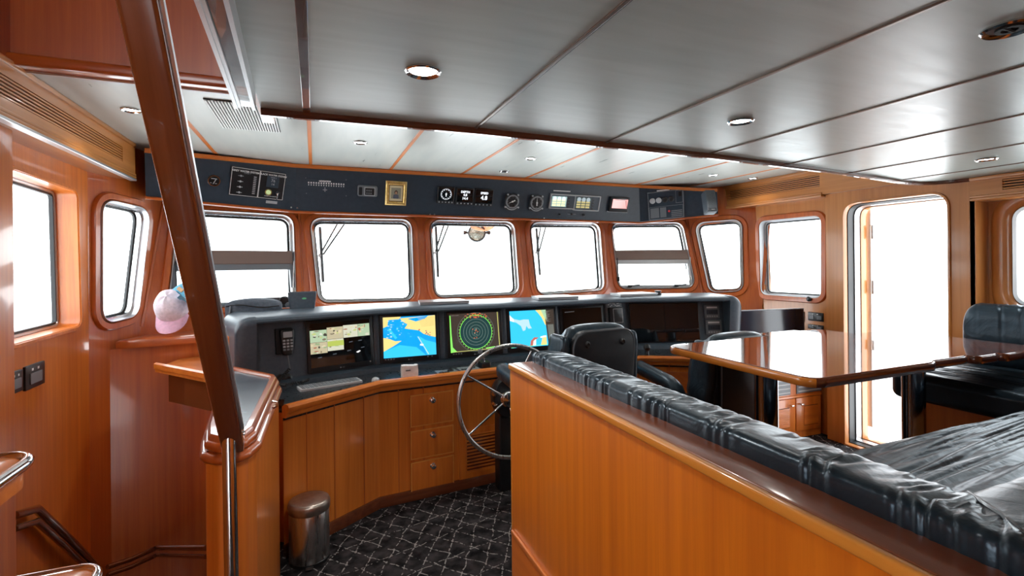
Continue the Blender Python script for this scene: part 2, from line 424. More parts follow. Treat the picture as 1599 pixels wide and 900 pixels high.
# forward ceiling (starts ahead of the stair opening)
mb = MB(); mb.prism(XY, [(-.16, 1.5), (4.3, 1.5), (4.3, 4.5), (-1.4, 4.5), (-1.4, 2.455), (-.16, 2.455)], ZF, ZF + .05); struct(mb.build('ceiling', ceilf_m))
mb = MB(); mb.prism(XY, [(-1.5, 4.5), (4.4, 4.5), (4.2, 4.95), (-1.3, 4.95)], ZF, ZF + .06); struct(mb.build('trim_0', white_m))
# step edge moulding
mb = MB(); mb.sweep([(x, y, ZA) for x, y in step], [(-.012, -.022), (-.02, -.012), (-.02, .02), (.014, .02), (.014, -.014), (.006, -.022)]); struct(mb.build('trim_2', dark_x, smooth=True))
mb = MB(); mb.sweep([(x, y + .0, ZA) for x, y in step], [(-.020, -.014), (-.0225, -.014), (-.0225, .245), (-.020, .245)]); struct(mb.build('trim_3', ceilf_m, smooth=True))
seam_m = base_mat('bronze_seam', (.22, .17, .14), .3, .6)
# seams of the after ceiling
n_ = 4
for k in range(0, 7):
    x = -.02 + .6 * k
    ye = 1.815 if k < 3 else (1.84, 1.9, 1.98, 2.0)[k - 3]
    mb = MB()
    if k == 0: mb.box(x - .012, x + .012, -1.5, ye, ZA - .004, ZA + .002, bev=.0015)
    else: mb.box(x - .0055, x + .0055, -1.5, ye, ZA - .005, ZA + .002, bev=.002)
    struct(mb.build('trim_%d' % n_, seam_m if k else dark_y)); n_ += 1
    if k:
        mb = MB(); mb.box(x + .0055, x + .0105, -1.5, ye, ZA - .0015, ZA + .002); struct(mb.build('trim_%d' % n_, matte_black)); n_ += 1
for k in range(-1, 7):
    x = -.02 + .6 * k
    mb = MB(); mb.box(x - .011, x + .011, 1.8 if k >= 0 else 2.46, 4.06, ZF - .004, ZF + .002, bev=.0015); struct(mb.build('trim_%d' % n_, wood_y)); n_ += 1
# rail along the stair opening: bright board with brown soffit
def skew(x0, x1, z0, z1, mat, nm, y1=1.665):   # strip drifting .036 m to port over each metre forward
    g_ = lambda x, y: (x - .036 * (y - 1.0), y)
    mb = MB(); mb.prism(XY, [g_(x0, -1.2), g_(x1, -1.2), g_(x1, y1), g_(x0, y1)], z0, z1, bev=.0); return struct(mb.build(nm, mat))
skew(-.187, -.141, 1.978, 2.03, dark_y, 'trim_%d' % n_); n_ += 1
skew(-.193, -.184, 1.968, 2.30, alu, 'trim_%d' % n_); n_ += 1
skew(-.146, -.137, 1.968, 2.024, alu, 'trim_%d' % n_); n_ += 1
skew(-.187, -.176, 1.972, 1.982, alu, 'trim_%d' % n_); n_ += 1
# stair opening lining: forward face, port face, starboard face
mb = MB(); mb.box(-1.05, -.20, 2.40, 2.455, 2.26, 3.6); struct(mb.build('wall_front', red_z))
mb = MB(); mb.box(-1.06, -.20, 2.37, 2.402, 2.255, 2.30, bev=.012); struct(mb.build('trim_%d' % n_, red_x, smooth=True)); n_ += 1
mb = MB(); mb.box(-1.10, -1.05, -1.6, 2.455, 2.26, 3.6); struct(mb.build('wall_left', red_z))
mb = MB(); mb.box(-.21, -.16, -1.6, 2.455, 2.14, 3.6); struct(mb.build('wall_right', red_z))
mb = MB(); mb.box(-1.1, -.16, -1.6, 2.455, 3.6, 3.65); struct(mb.build('ceiling', white_m))
# white bead under the opening's forward lip
mb = MB(); mb.box(-1.06, -.23, 2.452, 2.462, 2.252, 2.268, bev=.003); struct(mb.build('trim_%d' % n_, white_m)); n_ += 1

# ---- port wall, window wall segments
RK = .20
WS = []        # (frame, length) for the window wall
nodes_plan = [(-1.2, 3.50), (-1.05, 3.92), (-.09, 4.27), (2.90, 4.27), (3.72, 3.95), (4.05, 3.50)]
def wall_panel(name, fr, length, v0, v1, holes, mat=red_z, thick=.05, vtop=None):
    outer = [(-.0, v0), (length, v0), (length, v1), (0, v1)]
    return struct(holed(name, fr, outer, holes, -thick, 0, mat))

def window(fr, px, n, r=.075, inset=0.0, sash=False, frame_mat=red_z, depth=.0, ringw=.075, flush=False):
    """px: glass corners TL TR BR BL read on the wall plane"""
    q = [fr.px(*p) for p in px]; poly = [q[3], q[2], q[1], q[0]]
    g = rounded(poly, r, 7)
    win = struct(thing('window_%d' % n, 'x', 'x', fr.p(*poly[0]))); del win['label']; del win['category']
    a = offset(g, .004); b = offset(g, .020); c = offset(g, .030); d = offset(g, .030 + ringw)
    mb = MB(); mb.ring(fr, d, c, -.004, .020, bev=.18); mb.build('window_surround', frame_mat, win, True, 50)
    mb = MB(); mb.ring(fr, c, b, -.05 - depth, .026, bev=.3); mb.build('window_frame', alu, win, True, 50)
    mb = MB(); mb.ring(fr, b, a, -.055 - depth, -.012 - depth); mb.build('window_frame', chrome if not depth else white_m, win, True, 50)
    mb = MB(); mb.ring(fr, a, offset(g, -.006), -.060 - depth, -.046 - depth); mb.build('gasket', gasket_m, win, True, 50)
    mb = MB(); mb.prism(fr, offset(g, -.001), -.062 - depth, -.058 - depth); mb.build('pane', glass_m, win)
    return c, g, win

px_win = {
 1: [(8, 262), (116, 300), (122, 509), (8, 541)],
 2: [(160, 318), (225, 332), (207, 488), (160, 499)],
 3: [(286, 333), (452, 342), (456, 470), (270, 476)],
 4: [(490, 346), (638, 348), (642, 465), (503, 468)],
 5: [(676, 349), (799, 351), (806, 456), (683, 461)],
 6: [(831, 352), (932, 353), (939, 450), (842, 457)],
 7: [(958, 353), (1062, 352), (1081, 446), (970, 448)],
 8: [(1090, 352), (1155, 347), (1157, 451), (1112, 453)],
 9: [(1187, 346), (1284, 337), (1284, 466), (1190, 460)],
}
segs = []
for i in range(5):
    A, B = nodes_plan[i], nodes_plan[i + 1]
    segs.append((seg(A, B, 1.2, (0, RK, RK, RK, .10)[i]), (Vector(B) - Vector(A)).length))
def joint(fa, fb, z):
    # where the planes fa and fb meet at height z -> world point
    h1, h2 = fa.N, fb.N; a1, b1, c1 = h1.x, h1.y, h1.dot(fa.o) - h1.z * z; a2, b2, c2 = h2.x, h2.y, h2.dot(fb.o) - h2.z * z
    d = a1 * b2 - a2 * b1; return Vector(((c1 * b2 - c2 * b1) / d, (a1 * c2 - a2 * c1) / d, z))
def uv(fr, p): d = p - fr.o; return (d.dot(fr.U), d.dot(fr.V))
def seg_outline(i, z0, z1):
    fr, L = segs[i]; out = []
    lo = lambda z: (uv(fr, joint(segs[i - 1][0], fr, z)) if i > 0 else (0, (z - 1.2) / fr.V.z))
    hi = lambda z: (uv(fr, joint(fr, segs[i + 1][0], z)) if i < 4 else (L + .10 * max(0, z - 1.2), (z - 1.2) / fr.V.z))
    if z0 < 1: a, b = lo(1.05), hi(1.05); vz = fr.V.z; return [(a[0], a[1] - (1.05 - z0) / vz), (b[0], b[1] - (1.05 - z0) / vz), b, hi(z1), lo(z1), a]
    return [lo(z0), hi(z0), hi(z1), lo(z1)]
def do_seg(i, wins, name, sash=()):
    fr, L = segs[i]; holes = []
    for k in wins:
        c, g, win = window(fr, px_win[k], k, .07, ringw=.055 if i == 2 else .05)
        holes.append(offset(c, -.004))
        if k in sash:
            # opening hopper light: taupe blind bar, grey sash, latches
            us = [p[0] for p in g]; vs = [p[1] for p in g]; u0, u1, v0, v1 = min(us), max(us), min(vs), max(vs)
            vb = v0 + (v1 - v0) * (.44 if k == 3 else .43)
            il, ir = (.03, .0) if k == 3 else (.0, .03)
            mb = MB(); mb.fbox(fr, u0 - .004, u1 + .004, vb, vb + .105, -.034, .012, bev=.006); mb.build('blind', brown_bar, win)
            mb = MB(); mb.fbox(fr, u0 - .002, u1 + .002, vb - .045, vb + .002, -.030, .004, bev=.004)
            mb.fbox(fr, u0 - .01, u0 + .022, v0 + .0, vb, -.030, .006, bev=.004); mb.fbox(fr, u1 - .022, u1 + .01, v0 + .0, vb, -.030, .006, bev=.004)
            mb.fbox(fr, u0, u1, v0 - .006, v0 + .014, -.030, .006, bev=.004); mb.build('sash', grey_m if k == 3 else alu, win)
            for uu in (u0 + .13, u1 - .16):
                mb = MB(); mb.fbox(fr, uu - .02, uu + .02, v0 - .01, v0 + .014, .0, .028, bev=.004)
                mb.tube([fr.p(uu, v0 + .004, .03), fr.p(uu + .10, v0 + .012, .034)], .006, 8); mb.build('latch', black_m, win)
            for uu in (u0 + .015, u1 - .012):
                mb = MB(); mb.tube([fr.p(uu, v0 + .08, .016), fr.p(uu + (.02 if uu > .4 else -.0), vb + .02, .022)], .005, 8)
                mb.fbox(fr, uu - .014, uu + .014, v0 + .055, v0 + .10, .004, .03, bev=.005); mb.build('stay_arm', steel if uu > .4 else black_m, win)
    return struct(holed(name, fr, seg_outline(i, {0: -.9, 4: 0}.get(i, 1.02), 2.27), holes, -.05, 0, red_z))
do_seg(0, [2], 'wall_front'); do_seg(1, [3], 'wall_front', (3,)); do_seg(2, [4, 5, 6], 'wall_front'); do_seg(3, [7], 'wall_front', (7,)); do_seg(4, [8], 'wall_front')
# corner mullions: slim rounded posts on each fold of the window wall
for i in (1, 2, 3, 4):
    fr, L = segs[i]
    a_, b_ = joint(segs[i - 1][0], fr, 1.1), joint(segs[i - 1][0], fr, 2.1)
    mb = MB(); mb.tube([a_, b_], .012, 10); struct(mb.build('trim_%d' % n_, red_z, smooth=True)); n_ += 1

# port wall flat with window 1
def deep_window(fr, px, n, depth, ringw, sleeve, surround, r=.05):
    q = [fr.px(*p) for p in px]; g = rounded([q[3], q[2], q[1], q[0]], r, 7)
    win = struct(bpy.data.objects.new('window_%d' % n, None)); C.objects.link(win); win.location = fr.p(*q[3])
    mb = MB(); mb.ring(fr, offset(g, ringw), offset(g, -.001), -.004, .018, bev=.16); mb.build('window_surround', surround, win, True, 50)
    mb = MB(); mb.ring(fr, offset(g, .012), offset(g, -.002), -depth, .012); mb.build('window_sleeve', sleeve, win, True, 50)
    mb = MB(); mb.ring(fr, offset(g, .002), offset(g, -.020), -depth - .012, -depth + .008, bev=.25); mb.build('window_frame', alu, win, True, 50)
    mb = MB(); mb.ring(fr, offset(g, -.018), offset(g, -.028), -depth - .014, -depth + .004); mb.build('gasket', gasket_m, win, True, 50)
    mb = MB(); mb.prism(fr, offset(g, -.020), -depth - .012, -depth - .008); mb.build('pane', glass_m, win)
    return g
frL = Fr((XL, -1.6, 1.2), (0, 1, 0), (0, 0, 1))
g = deep_window(frL, px_win[1], 1, .085, .022, wood_z, wood_z)
struct(holed('wall_left', frL, [(0, -2.1), (5.1, -2.1), (5.1, 1.2), (0, 1.2)], [offset(g, .004), rrect(.30, 1.35, -.25, .66, .08)], -.10, 0, wood_z))  # second hole: unglazed opening out of view, added to brighten the room
mb = MB(); mb.box(-1.22, -1.075, 2.0, 2.47, -.84, 2.03, bev=.006); struct(mb.build('trim_%d' % n_, wood_z, smooth=True)); n_ += 1

# starboard wall (window 9) from the fold to the door wall
frR = Fr((XR, 3.50, 1.2), (0, -1, 0), (0, 0, 1))
g = deep_window(frR, px_win[9], 9, .06, .05, lgrey_m, red_z, .07)
struct(holed('wall_right', frR, [(0, -1.2), (.75, -1.2), (.75, 1.2), (-.10, 1.2), (0, 0)], [offset(g, .004)], -.12, 0, light_z))
mb = MB(); f = frR.px(1267, 467); mb.lathe(frR, [(.022, .018), (.022, .032), (.014, .038), (0, .038)], ctr=f); o = mb.build('window_knob', black_m, None, True); tag(o, 'small round black knob on the sill below the square starboard window', 'knob')

# door wall, proud of the window wall
XD = 3.97
frD = Fr((XD, 2.80, 0), (0, -1, 0), (0, 0, 1))
dl, dt = frD.px(1320, 500)[0], frD.px(1400, 310)[1]
dr = frD.px(1481, 400)[0]
tl = frD.px(1345, 322); tr = frD.px(1470, 300)
dpoly = rounded([(dl, -.02), (dr, -.02), (dr, dt + .0), (dl, dt + .0)], [0.001, 0.001, .11, .11], 9)
struct(holed('wall_right', frD, [(0, 0), (.995, 0), (.995, 2.27), (0, 2.27)], [[(a, max(b, .012)) for a, b in dpoly]], -.09, 0, light_z))
door = struct(bpy.data.objects.new('door_1', None)); C.objects.link(door); door.location = (XD, 2.5, 0)
mb = MB()
jp = [(a, max(b, .012)) for a, b in dpoly]
mb.ring(frD, offset(jp, .02), offset(jp, -.004), -.03, .012, bev=.25); mb.build('door_frame', light_z, door, True, 50)
mb = MB(); mb.ring(frD, offset(jp, .0), offset(jp, -.010), -.10, -.03); mb.build('gasket', gasket_m, door, True, 50)
mb = MB(); mb.ring(frD, offset(jp, .02), offset(jp, -.022), -.16, -.10, bev=.1); mb.build('door_frame', alu, door, True, 50)
mb = MB(); mb.ring(frD, offset(jp, .02), offset(jp, -.034), -.22, -.16, bev=.1); mb.build('door_frame', light_z, door, True, 50)
# door leaf swung outwards on its forward hinges
mb = MB(); lf = Fr((XD + .24, 2.80 - dl - .055, 0), (1, 0, 0), (0, 0, 1)); mb.prism(lf, rounded(rect(0, .66, .12, dt - .02), [.02, .1, .1, .02], 6), -.04, 0, bev=.006)
mb.build('door_leaf', white_m, door, True, 50)
for zz in (.72, 1.27, 1.72):
    mb = MB(); mb.tube([lf.p(.0, zz - .055, .012), lf.p(.0, zz + .055, .012)], .012, 10); mb.fbox(lf, 0, .06, zz - .04, zz + .04, 0, .006, bev=.002); mb.build('hinge', steel, door, True)

# starboard wall aft of the door, set back, with a window at the frame's edge
frA = Fr((4.12, 1.80, 1.2), (0, -1, 0), (0, 0, 1))
aft = rounded([frA.px(1593, 520), (frA.px(1593, 520)[0] + .75, -.1), (frA.px(1593, 520)[0] + .75, .62), (frA.px(1590, 330)[0], .62)], .07, 7)
u0 = frA.px(1592, 420)[0]
aft = rounded([(u0, .02), (u0 + .75, .02), (u0 + .75, .60), (u0, .60)], .07, 7)
win = struct(bpy.data.objects.new('window_10', None)); C.objects.link(win); win.location = frA.p(u0, .3)
c = offset(aft, .03); mb = MB(); mb.ring(frA, offset(aft, .13), c, -.004, .028, bev=.2); mb.build('window_surround', light_z, win, True, 50)
mb = MB(); mb.ring(frA, c, offset(aft, -.004), -.1, .02, bev=.2); mb.build('window_frame', alu, win, True, 50)
mb = MB(); mb.prism(frA, aft, -.062, -.058); mb.build('pane', glass_m, win)
struct(holed('wall_right', frA, [(-.0, -1.2), (3.4, -1.2), (3.4, 1.07), (0, 1.07)], [offset(c, -.004)], -.1, 0, light_z))
mb = MB(); mb.box(XD, 4.25, 1.80, 1.83, 0, 2.02); struct(mb.build('trim_%d' % n_, light_z)); n_ += 1

# soffits with louvres
def soffit(fr, poly_u, v0, v1, w_back, slat, name):
    """fr on the soffit face; slat=(u0,u1,v0,v1,count)"""
    u0, u1 = poly_u; su0, su1, sv0, sv1, cnt = slat
    o = holed(name, fr, rect(u0, u1, v0, v1), [rect(su0, su1, sv0, sv1)], -.02, 0, light_y); struct(o)
    mb = MB(); mb.fbox(fr, u0, u1, v0 - .018, v0 + .001, -w_back, .012, bev=.006); mb.build('soffit_base', light_y, o, True)
    mb = MB(); mb.fbox(fr, u0, u1, v0, v0 + .016, -.002, .010, bev=.004); mb.fbox(fr, u0, u1, v1 - .022, v1, -.002, .012, bev=.004); mb.build('bead', light_y, o, True)
    mb = MB(); mb.fbox(fr, su0, su1, sv0, sv1, -.03, -.026); mb.build('backing', matte_black, o)
    mb = MB(); h = (sv1 - sv0) / cnt
    for k in range(cnt):
        mb.fbox(fr, su0, su1, sv0 + h * (k + .25), sv0 + h * (k + .80), -.016, -.001, bev=.002)
    mb.build('slats', light_y, o)
    return o
fSL = Fr((-1.04, -1.6, 0), (0, 1, 0), (0, 0, 1))
yv = fSL.px(213, 250)[0]
o = soffit(fSL, (0, 5.32), 2.06, ZF, .17, (2.4, 5.12, 2.115, 2.20, 6), 'trim_%d' % n_); n_ += 1
mb = MB(); mb.fbox(fSL, 5.32, 5.335, 2.05, ZF, -.17, 0); mb.build('end_board', light_y, o)
mb = MB(); mb.box(-1.062, -1.026, -1.5, 3.715, 2.030, 2.044, bev=.004); mb.build('reflecting_strip', alu, o)  # metal strip added to give the soffit's glossy underside its bright reflecting edge
fSR = Fr((3.93, 3.92, 0), (0, -1, 0), (0, 0, 1))
o = soffit(fSR, (0, 1.12), 2.045, ZF, .17, (.10, 1.10, 2.115, 2.215, 6), 'trim_%d' % n_); n_ += 1
mb = MB(); mb.fbox(fSR, 1.12, 2.2, 2.045, ZF, -.05, 0); mb.build('end_board', light_y, o)
fSA = Fr((3.93, 1.81, 0), (0, -1, 0), (0, 0, 1))
o = soffit(fSA, (0, 3.3), 1.885, ZA - .002, .3, (.16, 1.6, 1.92, 1.985, 4), 'trim_%d' % n_); n_ += 1

# stern side: bulkhead behind the camera; the port wall has an added, unseen opening there to let light in
mb = MB(); mb.box(-1.4, -.9, -1.66, -1.6, -.9, ZF + .1); mb.box(3.4, 4.4, -1.66, -1.6, 0, ZF + .1); mb.box(-.9, 3.4, -1.66, -1.6, 0, ZF + .1); struct(mb.build('wall_back', wood_z))

# ================================================================== OVERHEAD INSTRUMENT FASCIA
ov = thing('overhead_console', 'long blue-black instrument fascia running above the front windows', 'instrument panel', (1.5, 4.1, 1.9))
tp = [(-1.02, 4.04, ZF - .012), (-.12, 4.05, ZF - .012), (3.02, 4.05, ZF - .012), (3.93, 4.02, ZF - .012)]
bt = [tuple(at(262, 313, Y=4.04)), tuple(at(462, 327, Y=4.16)), tuple(at(1000, 347, Y=4.16)), tuple(at(1122, 334, Y=3.97))]
bt[1] = (bt[1][0], 4.16, 1.922); bt[2] = (bt[2][0], 4.16, 1.905)
bt[0] = tuple(at(228, 306, Y=3.80)); bt[3] = tuple(at(1122, 334, Y=3.74))
def on_plane(x, y, a, b, c):
    n = (Vector(b) - Vector(a)).cross(Vector(c) - Vector(a)); q = ray(x, y); return tuple(EYE + q * ((Vector(a) - EYE).dot(n) / q.dot(n)))
tp[0] = on_plane(226, 234, bt[0], bt[1], tp[1]); tp[3] = on_plane(1120, 297, bt[2], bt[3], tp[2])
OVF = []
for i in range(3):
    A, B, Cc, D = [Vector(p) for p in (bt[i], bt[i + 1], tp[i + 1], tp[i])]
    fr = Fr(A, (B - A), (D - A)); OVF.append(fr)
    back = Vector((0, .30, 0))
    mb = MB(); mb.add([A, B, Cc, D, A + back, B + back, Cc + back, D + back], [[0, 1, 2, 3], [4, 5, 6, 7], [0, 1, 5, 4], [3, 2, 6, 7], [0, 3, 7, 4], [1, 2, 6, 5]])
    mb.build('fascia', fascia_m, ov)
mb = MB(); mb.sweep([Vector(p) + Vector((0, 0, -.006)) for p in bt], [(-.05, -.012), (.006, -.012), (.010, -.004), (.004, .004), (-.05, .004)]); mb.build('wood_lip', red_x, ov, True)
mb = MB(); mb.sweep([Vector(p) + Vector((0, 0, -.002)) for p in tp], [(-.02, -.016), (.012, -.016), (.016, -.004), (.012, .012), (-.02, .012)]); mb.build('wood_lip', wood_x, ov, True)
for (x, y) in [(455, 324), (465, 325), (672, 335), (679, 335), (850, 341)]:
    fr = OVF[0] if x < 460 else OVF[1]
    mb = MB(); mb.lathe(fr, [(.006, 0), (.006, .003), (0, .004)], 10, ctr=fr.px(x, y)); mb.build('screw', steel, ov)
fA, fB, fC = OVF
GI = 'instruments on the overhead panel'
def pxr(fr, x0, y0, x1, y1):
    """upright rectangle on a plane spanned by two photo points (top-left, bottom-right)"""
    a = fr.px(x0, y0); b = fr.px(x1, y1); return min(a[0], b[0]), max(a[0], b[0]), min(a[1], b[1]), max(a[1], b[1])
def box_thing(name, label, cat, fr, r, w0, w1, mat, rad=.006, part='body', group=None, bev=.003):
    u0, u1, v0, v1 = r; t = thing(name, label, cat, fr.p((u0 + u1) / 2, v0, 0), group)
    mb = MB(); mb.prism(fr, rrect(u0, u1, v0, v1, rad), w0, w1, bev=bev); mb.build(part, mat, t, True, 50)
    return t
W1_ = .0015
# rudder-style round dial
c = fA.px(334, 282)
t = thing('round_gauge', 'small round chrome dial at the port end of the overhead panel', 'gauge', fA.p(*c), GI)
mb = MB(); mb.lathe(fA, [(.040, 0), (.040, .012), (.034, .018), (.030, .012), (.030, .008), (0, .008)], 28, ctr=c); mb.build('bezel', black_m, t, True)
mb = MB(); mb.ring(fA, circ(*c, .037, 28), circ(*c, .033, 28), .010, .018); mb.build('rim', chrome, t, True)
mb = MB(); mb.fbox(fA, c[0] - .018, c[0] + .018, c[1] + .012, c[1] + .017, .009, .012)
mb.prism(fA, [(c[0] + .016, c[1] + .016), (c[0] + .011, c[1] + .016), (c[0] - .006, c[1] - .022), (c[0] + .0, c[1] - .022)], .009, .012)
mb.fbox(fA, c[0] - .022, c[0] - .012, c[1] - .018, c[1] - .014, .009, .012); mb.fbox(fA, c[0] + .008, c[0] + .020, c[1] - .020, c[1] - .016, .009, .012); mb.build('needle', lgrey_m, t)

# pair of framed alarm panels
def outline(mb, fr, r, th, w, mat):
    u0, u1, v0, v1 = r; mb.ring(fr, rect(*r), rect(u0 + th, u1 - th, v0 + th, v1 - th), 0, w, mat)
r0 = pxr(fA, 362, 259, 402, 309); r1 = pxr(fA, 403, 261, 442, 311)
r1 = (r0[1], r1[1], r0[2], r0[3])
t = thing('tank_alarm_panel', 'black engraved panel with white border, column of indicator lights and anchor symbols', 'control panel', fA.p(r0[0], r0[2]), GI)
mb = MB(); mb.prism(fA, rrect(*r0, .003), 0, .006); mb.build('plate', black_m, t)
mb = MB(); outline(mb, fA, (r0[0] + .004, r0[1] - .001, r0[2] + .004, r0[3] - .004), .0025, .008, print_m)
uc = (r0[0] + r0[1]) / 2; hh = r0[3] - r0[2]
text_mesh(mb, fA, 'GREY WATER SYSTEM', .018, uc, r0[3] - .026, .007, print_m, bold=.0005)
text_mesh(mb, fA, 'TANK 1', .014, uc + .01, r0[3] - .038, .007, dim_print); mb.build('lettering', print_m, t)
for k in range(10):
    mb = MB(); v = r0[3] - .056 - k * (hh - .085) / 9; mb.fbox(fA, r0[1] - .040, r0[1] - .022, v - .003, v + .003, .006, .0085); mb.build('indicator_light', lgrey_m, t)
for k in range(4):
    v = r0[3] - .060 - k * .040; mb = MB(); mb.lathe(fA, [(.007, .006), (.007, .012), (0, .014)], 12, ctr=(uc - .03, v)); mb.fbox(fA, uc - .048, uc - .012, v - .002, v + .0015, .006, .008); mb.build('button', lgrey_m if k else dim_print, t)
t = thing('tank_switch_panel', 'black engraved panel with small display, yellow-green button and key switch', 'control panel', fA.p(r1[0], r1[2]), GI)
mb = MB(); mb.prism(fA, rrect(*r1, .003), 0, .006); mb.build('plate', black_m, t)
mb = MB(); outline(mb, fA, (r1[0] + .001, r1[1] - .004, r1[2] + .004, r1[3] - .004), .0025, .008, print_m); uc = (r1[0] + r1[1]) / 2
text_mesh(mb, fA, 'BLACK WATER SYSTEM', .018, uc, r1[3] - .026, .007, print_m, bold=.0005)
text_mesh(mb, fA, 'PUMP ON AUTO', .012, uc, r1[2] + .022, .007, print_m); mb.build('lettering', print_m, t)
mb = MB(); mb.fbox(fA, uc - .042, uc + .042, r1[3] - .115, r1[3] - .03, .006, .016, bev=.003); d = mb.build('display', fascia_m, t)
mb = MB(); text_mesh(mb, fA, 'TANK 2', .012, uc, r1[3] - .042, .017, lgrey_m); text_mesh(mb, fA, '76', .030, uc, r1[3] - .065, .017, lgrey_m); text_mesh(mb, fA, '14', .024, uc, r1[3] - .092, .017, lgrey_m); mb.build('readout', lgrey_m, d)
lime = glow('lime_push_button', (.62, .75, .35), .5)
mb = MB(); mb.lathe(fA, [(.017, .006), (.017, .012), (.013, .012), (.013, .018), (0, .020)], 20, lime, (uc - .02, r1[2] + .052)); mb.build('button', lime, t, True)
mb = MB(); mb.ring(fA, circ(uc - .02, r1[2] + .052, .024), circ(uc - .02, r1[2] + .052, .020), .006, .009); mb.build('button_ring', gold_m, t)
mb = MB(); mb.lathe(fA, [(.016, .006), (.016, .016), (.009, .016), (.009, .010), (0, .010)], 18, chrome, (uc + .040, r1[2] + .055))
mb.fbox(fA, uc + .037, uc + .045, r1[2] + .005, r1[2] + .05, .014, .018, chrome, bev=.001); mb.build('key_switch', chrome, t, True)
r = pxr(fA, 416, 313, 433, 319); mb = MB(); mb.prism(fA, rect(*r), 0, .002); mb.fbox(fA, r[0] + .006, r[1] - .006, (r[2] + r[3]) / 2 - .002, (r[2] + r[3]) / 2 + .002, .002, .0025)
o = mb.build('label_sticker', lgrey_m); tag(o, 'small pale sticker just under the engraved tank switch panel', 'label')

# row of indicator lamps
r = pxr(fB, 478, 278, 541, 303)
t = thing('navigation_light_panel', 'flush black panel with a double row of tiny white indicator marks', 'control panel', fB.p(r[0], r[2]), GI)
mb = MB(); mb.prism(fB, rrect(*r, .004), 0, .002); mb.build('plate', fascia_m, t)
for k in range(15):
    u = r[0] + .02 + k * (r[1] - r[0] - .04) / 14; v = r[3] - .034
    mb = MB(); mb.fbox(fB, u - .005, u + .005, v - .005, v + .006, .002, .006); mb.fbox(fB, u - .003, u + .003, v - .022, v - .012, .002, .003); mb.build('indicator_light', print_m, t)
mb = MB(); um = (r[0] + r[1]) / 2 - .01; text_mesh(mb, fB, 'NAVIGATION', .014, um, r[3] - .018, .003, print_m, bold=.001); mb.fbox(fB, um - .016, um + .016, r[3] - .088, r[3] - .082, .002, .004, dim_print)
mb.fbox(fB, um - .003, um + .003, r[3] - .10, r[3] - .065, .002, .004, dim_print); mb.build('lettering', print_m, t)
for (x, y) in [(478, 278), (479, 302), (541, 281), (541, 306)]:
    mb = MB(); mb.lathe(fB, [(.004, 0), (.004, .004), (0, .005)], 8, ctr=fB.px(x, y)); mb.build('screw', grey_m, t)

# switch unit
r = pxr(fB, 559, 289, 589, 307)
t = box_thing('bridge_phone_unit', 'grey rounded switch unit with square keypad, left of the gold picture frame', 'switch', fB, r, 0, .022, grey_m, .015, group=GI)
uu = r[0] + (r[1] - r[0]) * .2
mb = MB(); mb.prism(fB, rrect(r[0] + .008, uu + .004, r[2] + .01, r[3] - .012, .006), .020, .024); mb.build('slot', black_m, t)
mb = MB(); mb.prism(fB, rrect(uu + .02, r[1] - .018, r[2] + .008, r[3] - .010, .003), .020, .026); k1 = mb.build('keypad_frame', lgrey_m, t)
mb = MB(); mb.prism(fB, rrect(uu + .026, r[1] - .024, r[2] + .014, r[3] - .016, .002), .024, .028); k2 = mb.build('keypad', black_m, t)
for a in range(3):
    for b_ in range(2):
        mb = MB(); x_ = uu + .04 + a * .016; y_ = r[2] + .028 + b_ * .022; mb.fbox(fB, x_ - .005, x_ + .005, y_ - .006, y_ + .006, .028, .031); mb.build('key', grey_m, t)

# gold framed icon
r = pxr(fB, 603, 282, 634, 321)
t = thing('picture_frame', 'small gilded picture frame with a portrait, hung on the overhead panel', 'picture frame', fB.p(r[0], r[2]))
W_ = r[1] - r[0]; H_ = r[3] - r[2]
mb = MB(); mb.ring(fB, rect(*r), rect(r[0] + .028, r[1] - .028, r[2] + .032, r[3] - .032), 0, .022, bev=.35); mb.build('frame', gold_m, t, True, 30)
mb = MB(); mb.ring(fB, rect(r[0] + .026, r[1] - .026, r[2] + .030, r[3] - .030), rect(r[0] + .032, r[1] - .032, r[2] + .036, r[3] - .036), 0, .014); mb.build('inner_bead', base_mat('dark_gilt', (.25, .14, .03), .4, .6), t)
mb = MB(); mb.fbox(fB, r[0] + .03, r[1] - .03, r[2] + .034, r[3] - .034, 0, .006); mb.build('mount', base_mat('cream_mount', (.75, .68, .45), .7), t)
pu0, pu1, pv0, pv1 = r[0] + .046, r[1] - .046, r[2] + .055, r[3] - .055; pm = (pu0 + pu1) / 2
mb = MB(); mb.fbox(fB, pu0, pu1, pv0, pv1, .006, .0075, base_mat('picture_ground', (.30, .30, .22), .6))
mb.prism(fB, rounded([(pm - .024, pv0), (pm + .024, pv0), (pm + .020, pv0 + .035), (pm - .020, pv0 + .035)], .008), .0075, .0085, base_mat('picture_robe', (.09, .11, .15), .6))
mb.prism(fB, circ(pm, pv0 + .052, .014, 16, .018), .0085, .0095, base_mat('picture_hair', (.06, .03, .02), .6))
mb.prism(fB, circ(pm, pv0 + .048, .0095, 16, .012), .0095, .0102, base_mat('picture_face', (.45, .26, .16), .6)); mb.build('portrait', None, t)

